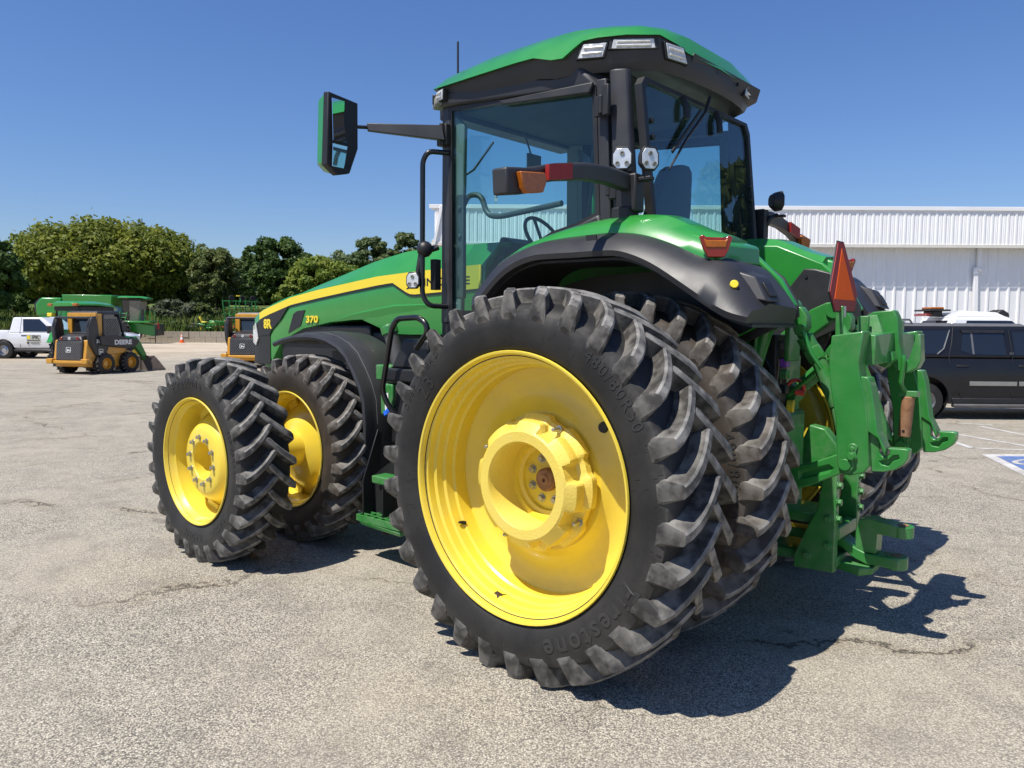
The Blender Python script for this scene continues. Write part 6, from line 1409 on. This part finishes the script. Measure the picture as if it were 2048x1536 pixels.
cp('header_leg', MB().box((3.55,-1.2,.35),(.08,.08,.7)).box((3.2,-1.2,.4),(.7,.06,.06)), 'plastic_dark', .01)

# lawn tractor on the bank -------------------------------------------------
zt_ = bank(65.2)
lt = PW(419, 65.0, zt_); LT = tag(empty('lawn_tractor', lt, RZ), 'small green lawn tractor with a yellow seat on top of the block wall', 'mower')
def lp(n, mb, m, b=.02): return part(n, mb, m, b, parent=LT)
lp('hood', MB().hull3([(.05,-.26,.35),(1.0,-.24,.35),(1.0,.24,.35),(.05,.26,.35)],[(.10,-.22,.88),(.80,-.20,.80),(.80,.20,.80),(.10,.22,.88)]), 'green', .06)
lp('fender_deck', MB().hull3([(-.85,-.45,.45),(.05,-.4,.38),(.05,.4,.38),(-.85,.45,.45)],[(-.75,-.42,.66),(-.1,-.38,.5),(-.1,.38,.5),(-.75,.42,.66)]), 'green', .05)
lp('seat', MB().box((-.38,0,.72),(.45,.42,.12)), 'stripe', .05); lp('seat_back', MB().hull3([(-.60,-.22,.72),(-.60,.22,.72),(-.50,.22,.72),(-.50,-.22,.72)],[(-.78,-.20,1.18),(-.78,.20,1.18),(-.68,.20,1.18),(-.68,-.20,1.18)]), 'stripe', .05)
lp('steering_wheel', MB().lathe([(.17,0),(.19,.02),(.17,.04)],c=(-.02,0,.95),ax='z',n=18).cyl((-.02,0,.97),(.15,0,.8),.02,6), 'plastic_dark', 0)
lp('mower_deck', MB().bb(-.15,.6,-.6,.6,.15,.32), 'green', .04); lp('hood_stripe', MB().bb(.2,.8,-.26,-.245,.66,.70), 'stripe', .004)
for s in (1,-1): wheel_set(LT, (-.55,s*.42,.28), .28, .24, .15, 'yellow', s); wheel_set(LT, (.72,s*.38,.21), .21, .18, .12, 'yellow', s)
at_ = PW(397, 65.2, zt_); AT = tag(empty('mower_attachment', at_, RZ), 'black mower attachment with levers behind the yellow-seated lawn tractor', 'attachment')
part('deck', MB().bb(-.7,.5,-.5,.5,.1,.42).bb(-.4,.3,-.4,.4,.42,.62), 'plastic_dark', .05, parent=AT); part('lever', MB().tube([(-.3,0,.6),(-.35,0,1.05)], .03, 6).tube([(.1,0,.6),(.0,0,.95)], .03, 6), 'plastic_dark', 0, parent=AT)
for x in (-.55,.35): wheel_set(AT, (x,-.5,.16), .16, .1, .08, 'plastic_dark', -1)
ca = PW(446, 65.0, zt_); CA = tag(empty('cart', ca, RZ), 'green dump cart ahead of the lawn tractor', 'cart')
part('tub', MB().hull3([(-.4,-.4,.40),(.35,-.4,.40),(.35,.4,.40),(-.4,.4,.40)],[(-.55,-.5,.86),(.5,-.5,.80),(.5,.5,.80),(-.55,.5,.86)]), 'green', .02, parent=CA); wheel_set(CA, (0,-.45,.2), .2, .12, .1, 'plastic_dark', -1); part('tow_bar', MB().cyl((-.4,0,.4),(-.9,0,.3),.03,8), 'plastic_dark', 0, parent=CA)
rd = PW(458, 64.8, zt_); RD = tag(empty('tiller', rd, RZ), 'low red tiller on the wall top below the cultivator', 'tiller')
part('frame', MB().bb(-.7,.7,-.3,.3,.25,.40).tube([(-.6,0,.4),(-.3,0,.85),(.2,0,.5)], .05, 8), 'redp', .03, parent=RD)
for k in range(5): part('tine', MB().cyl((-.6+k*.3,-.1,.25),(-.62+k*.3,-.1,.0),.035,6), 'redp', 0, parent=RD)
fc = PW(478, 69, bank(69)); FC = tag(empty('field_cultivator', fc, RZ+.55), 'folded green field cultivator frame standing behind the second skid steer', 'cultivator')
for z in (.55,1.15,1.75,2.3):
    part('frame_bar', MB().box((.2,0,z),(3.0,.09,.09)), 'green', .01, parent=FC); 
for k in range(7):
    part('frame_post', MB().box((-1.2+k*.46,.0,1.35),(.07,.12,2.1),(0,.12*(k % 3-1),0)), 'green', .01, parent=FC)
    part('shank', MB().tube([(-1.2+k*.46,0,.6+.6*(k % 4)),(-1.3+k*.46,-.5,.7+.6*(k % 4)),(-1.35+k*.46,-.7,.4+.6*(k % 4))], .035, 6), 'green', 0, parent=FC)
for x in (-.6,.3,1.2): wheel_set(FC, (x,-.3,2.55), .24, .2, .12, 'plastic_dark', -1)
part('marker', MB().box((.0,-.1,2.75),(.35,.1,.12)), 'stripe', .02, parent=FC)
# trees across the yard that show only as reflections in the rear window
for k, (x, y) in enumerate(((-7, -25), (-13, -30), (-20, -35))):
    T = tree(436, 84, 503, 48, 'olive', ['tree across the yard reflected in the rear window', 'second tree across the yard reflected in the rear window', 'third tree across the yard reflected in the rear window'][k], 40+k, shape='tall', ncl=70, nlf=55, leaf=.34, zlo_f=.14, base=0, group='trees reflected in the cab glass'); T.location = (x, y, 0); T.scale = (.85, .85, 1.25)
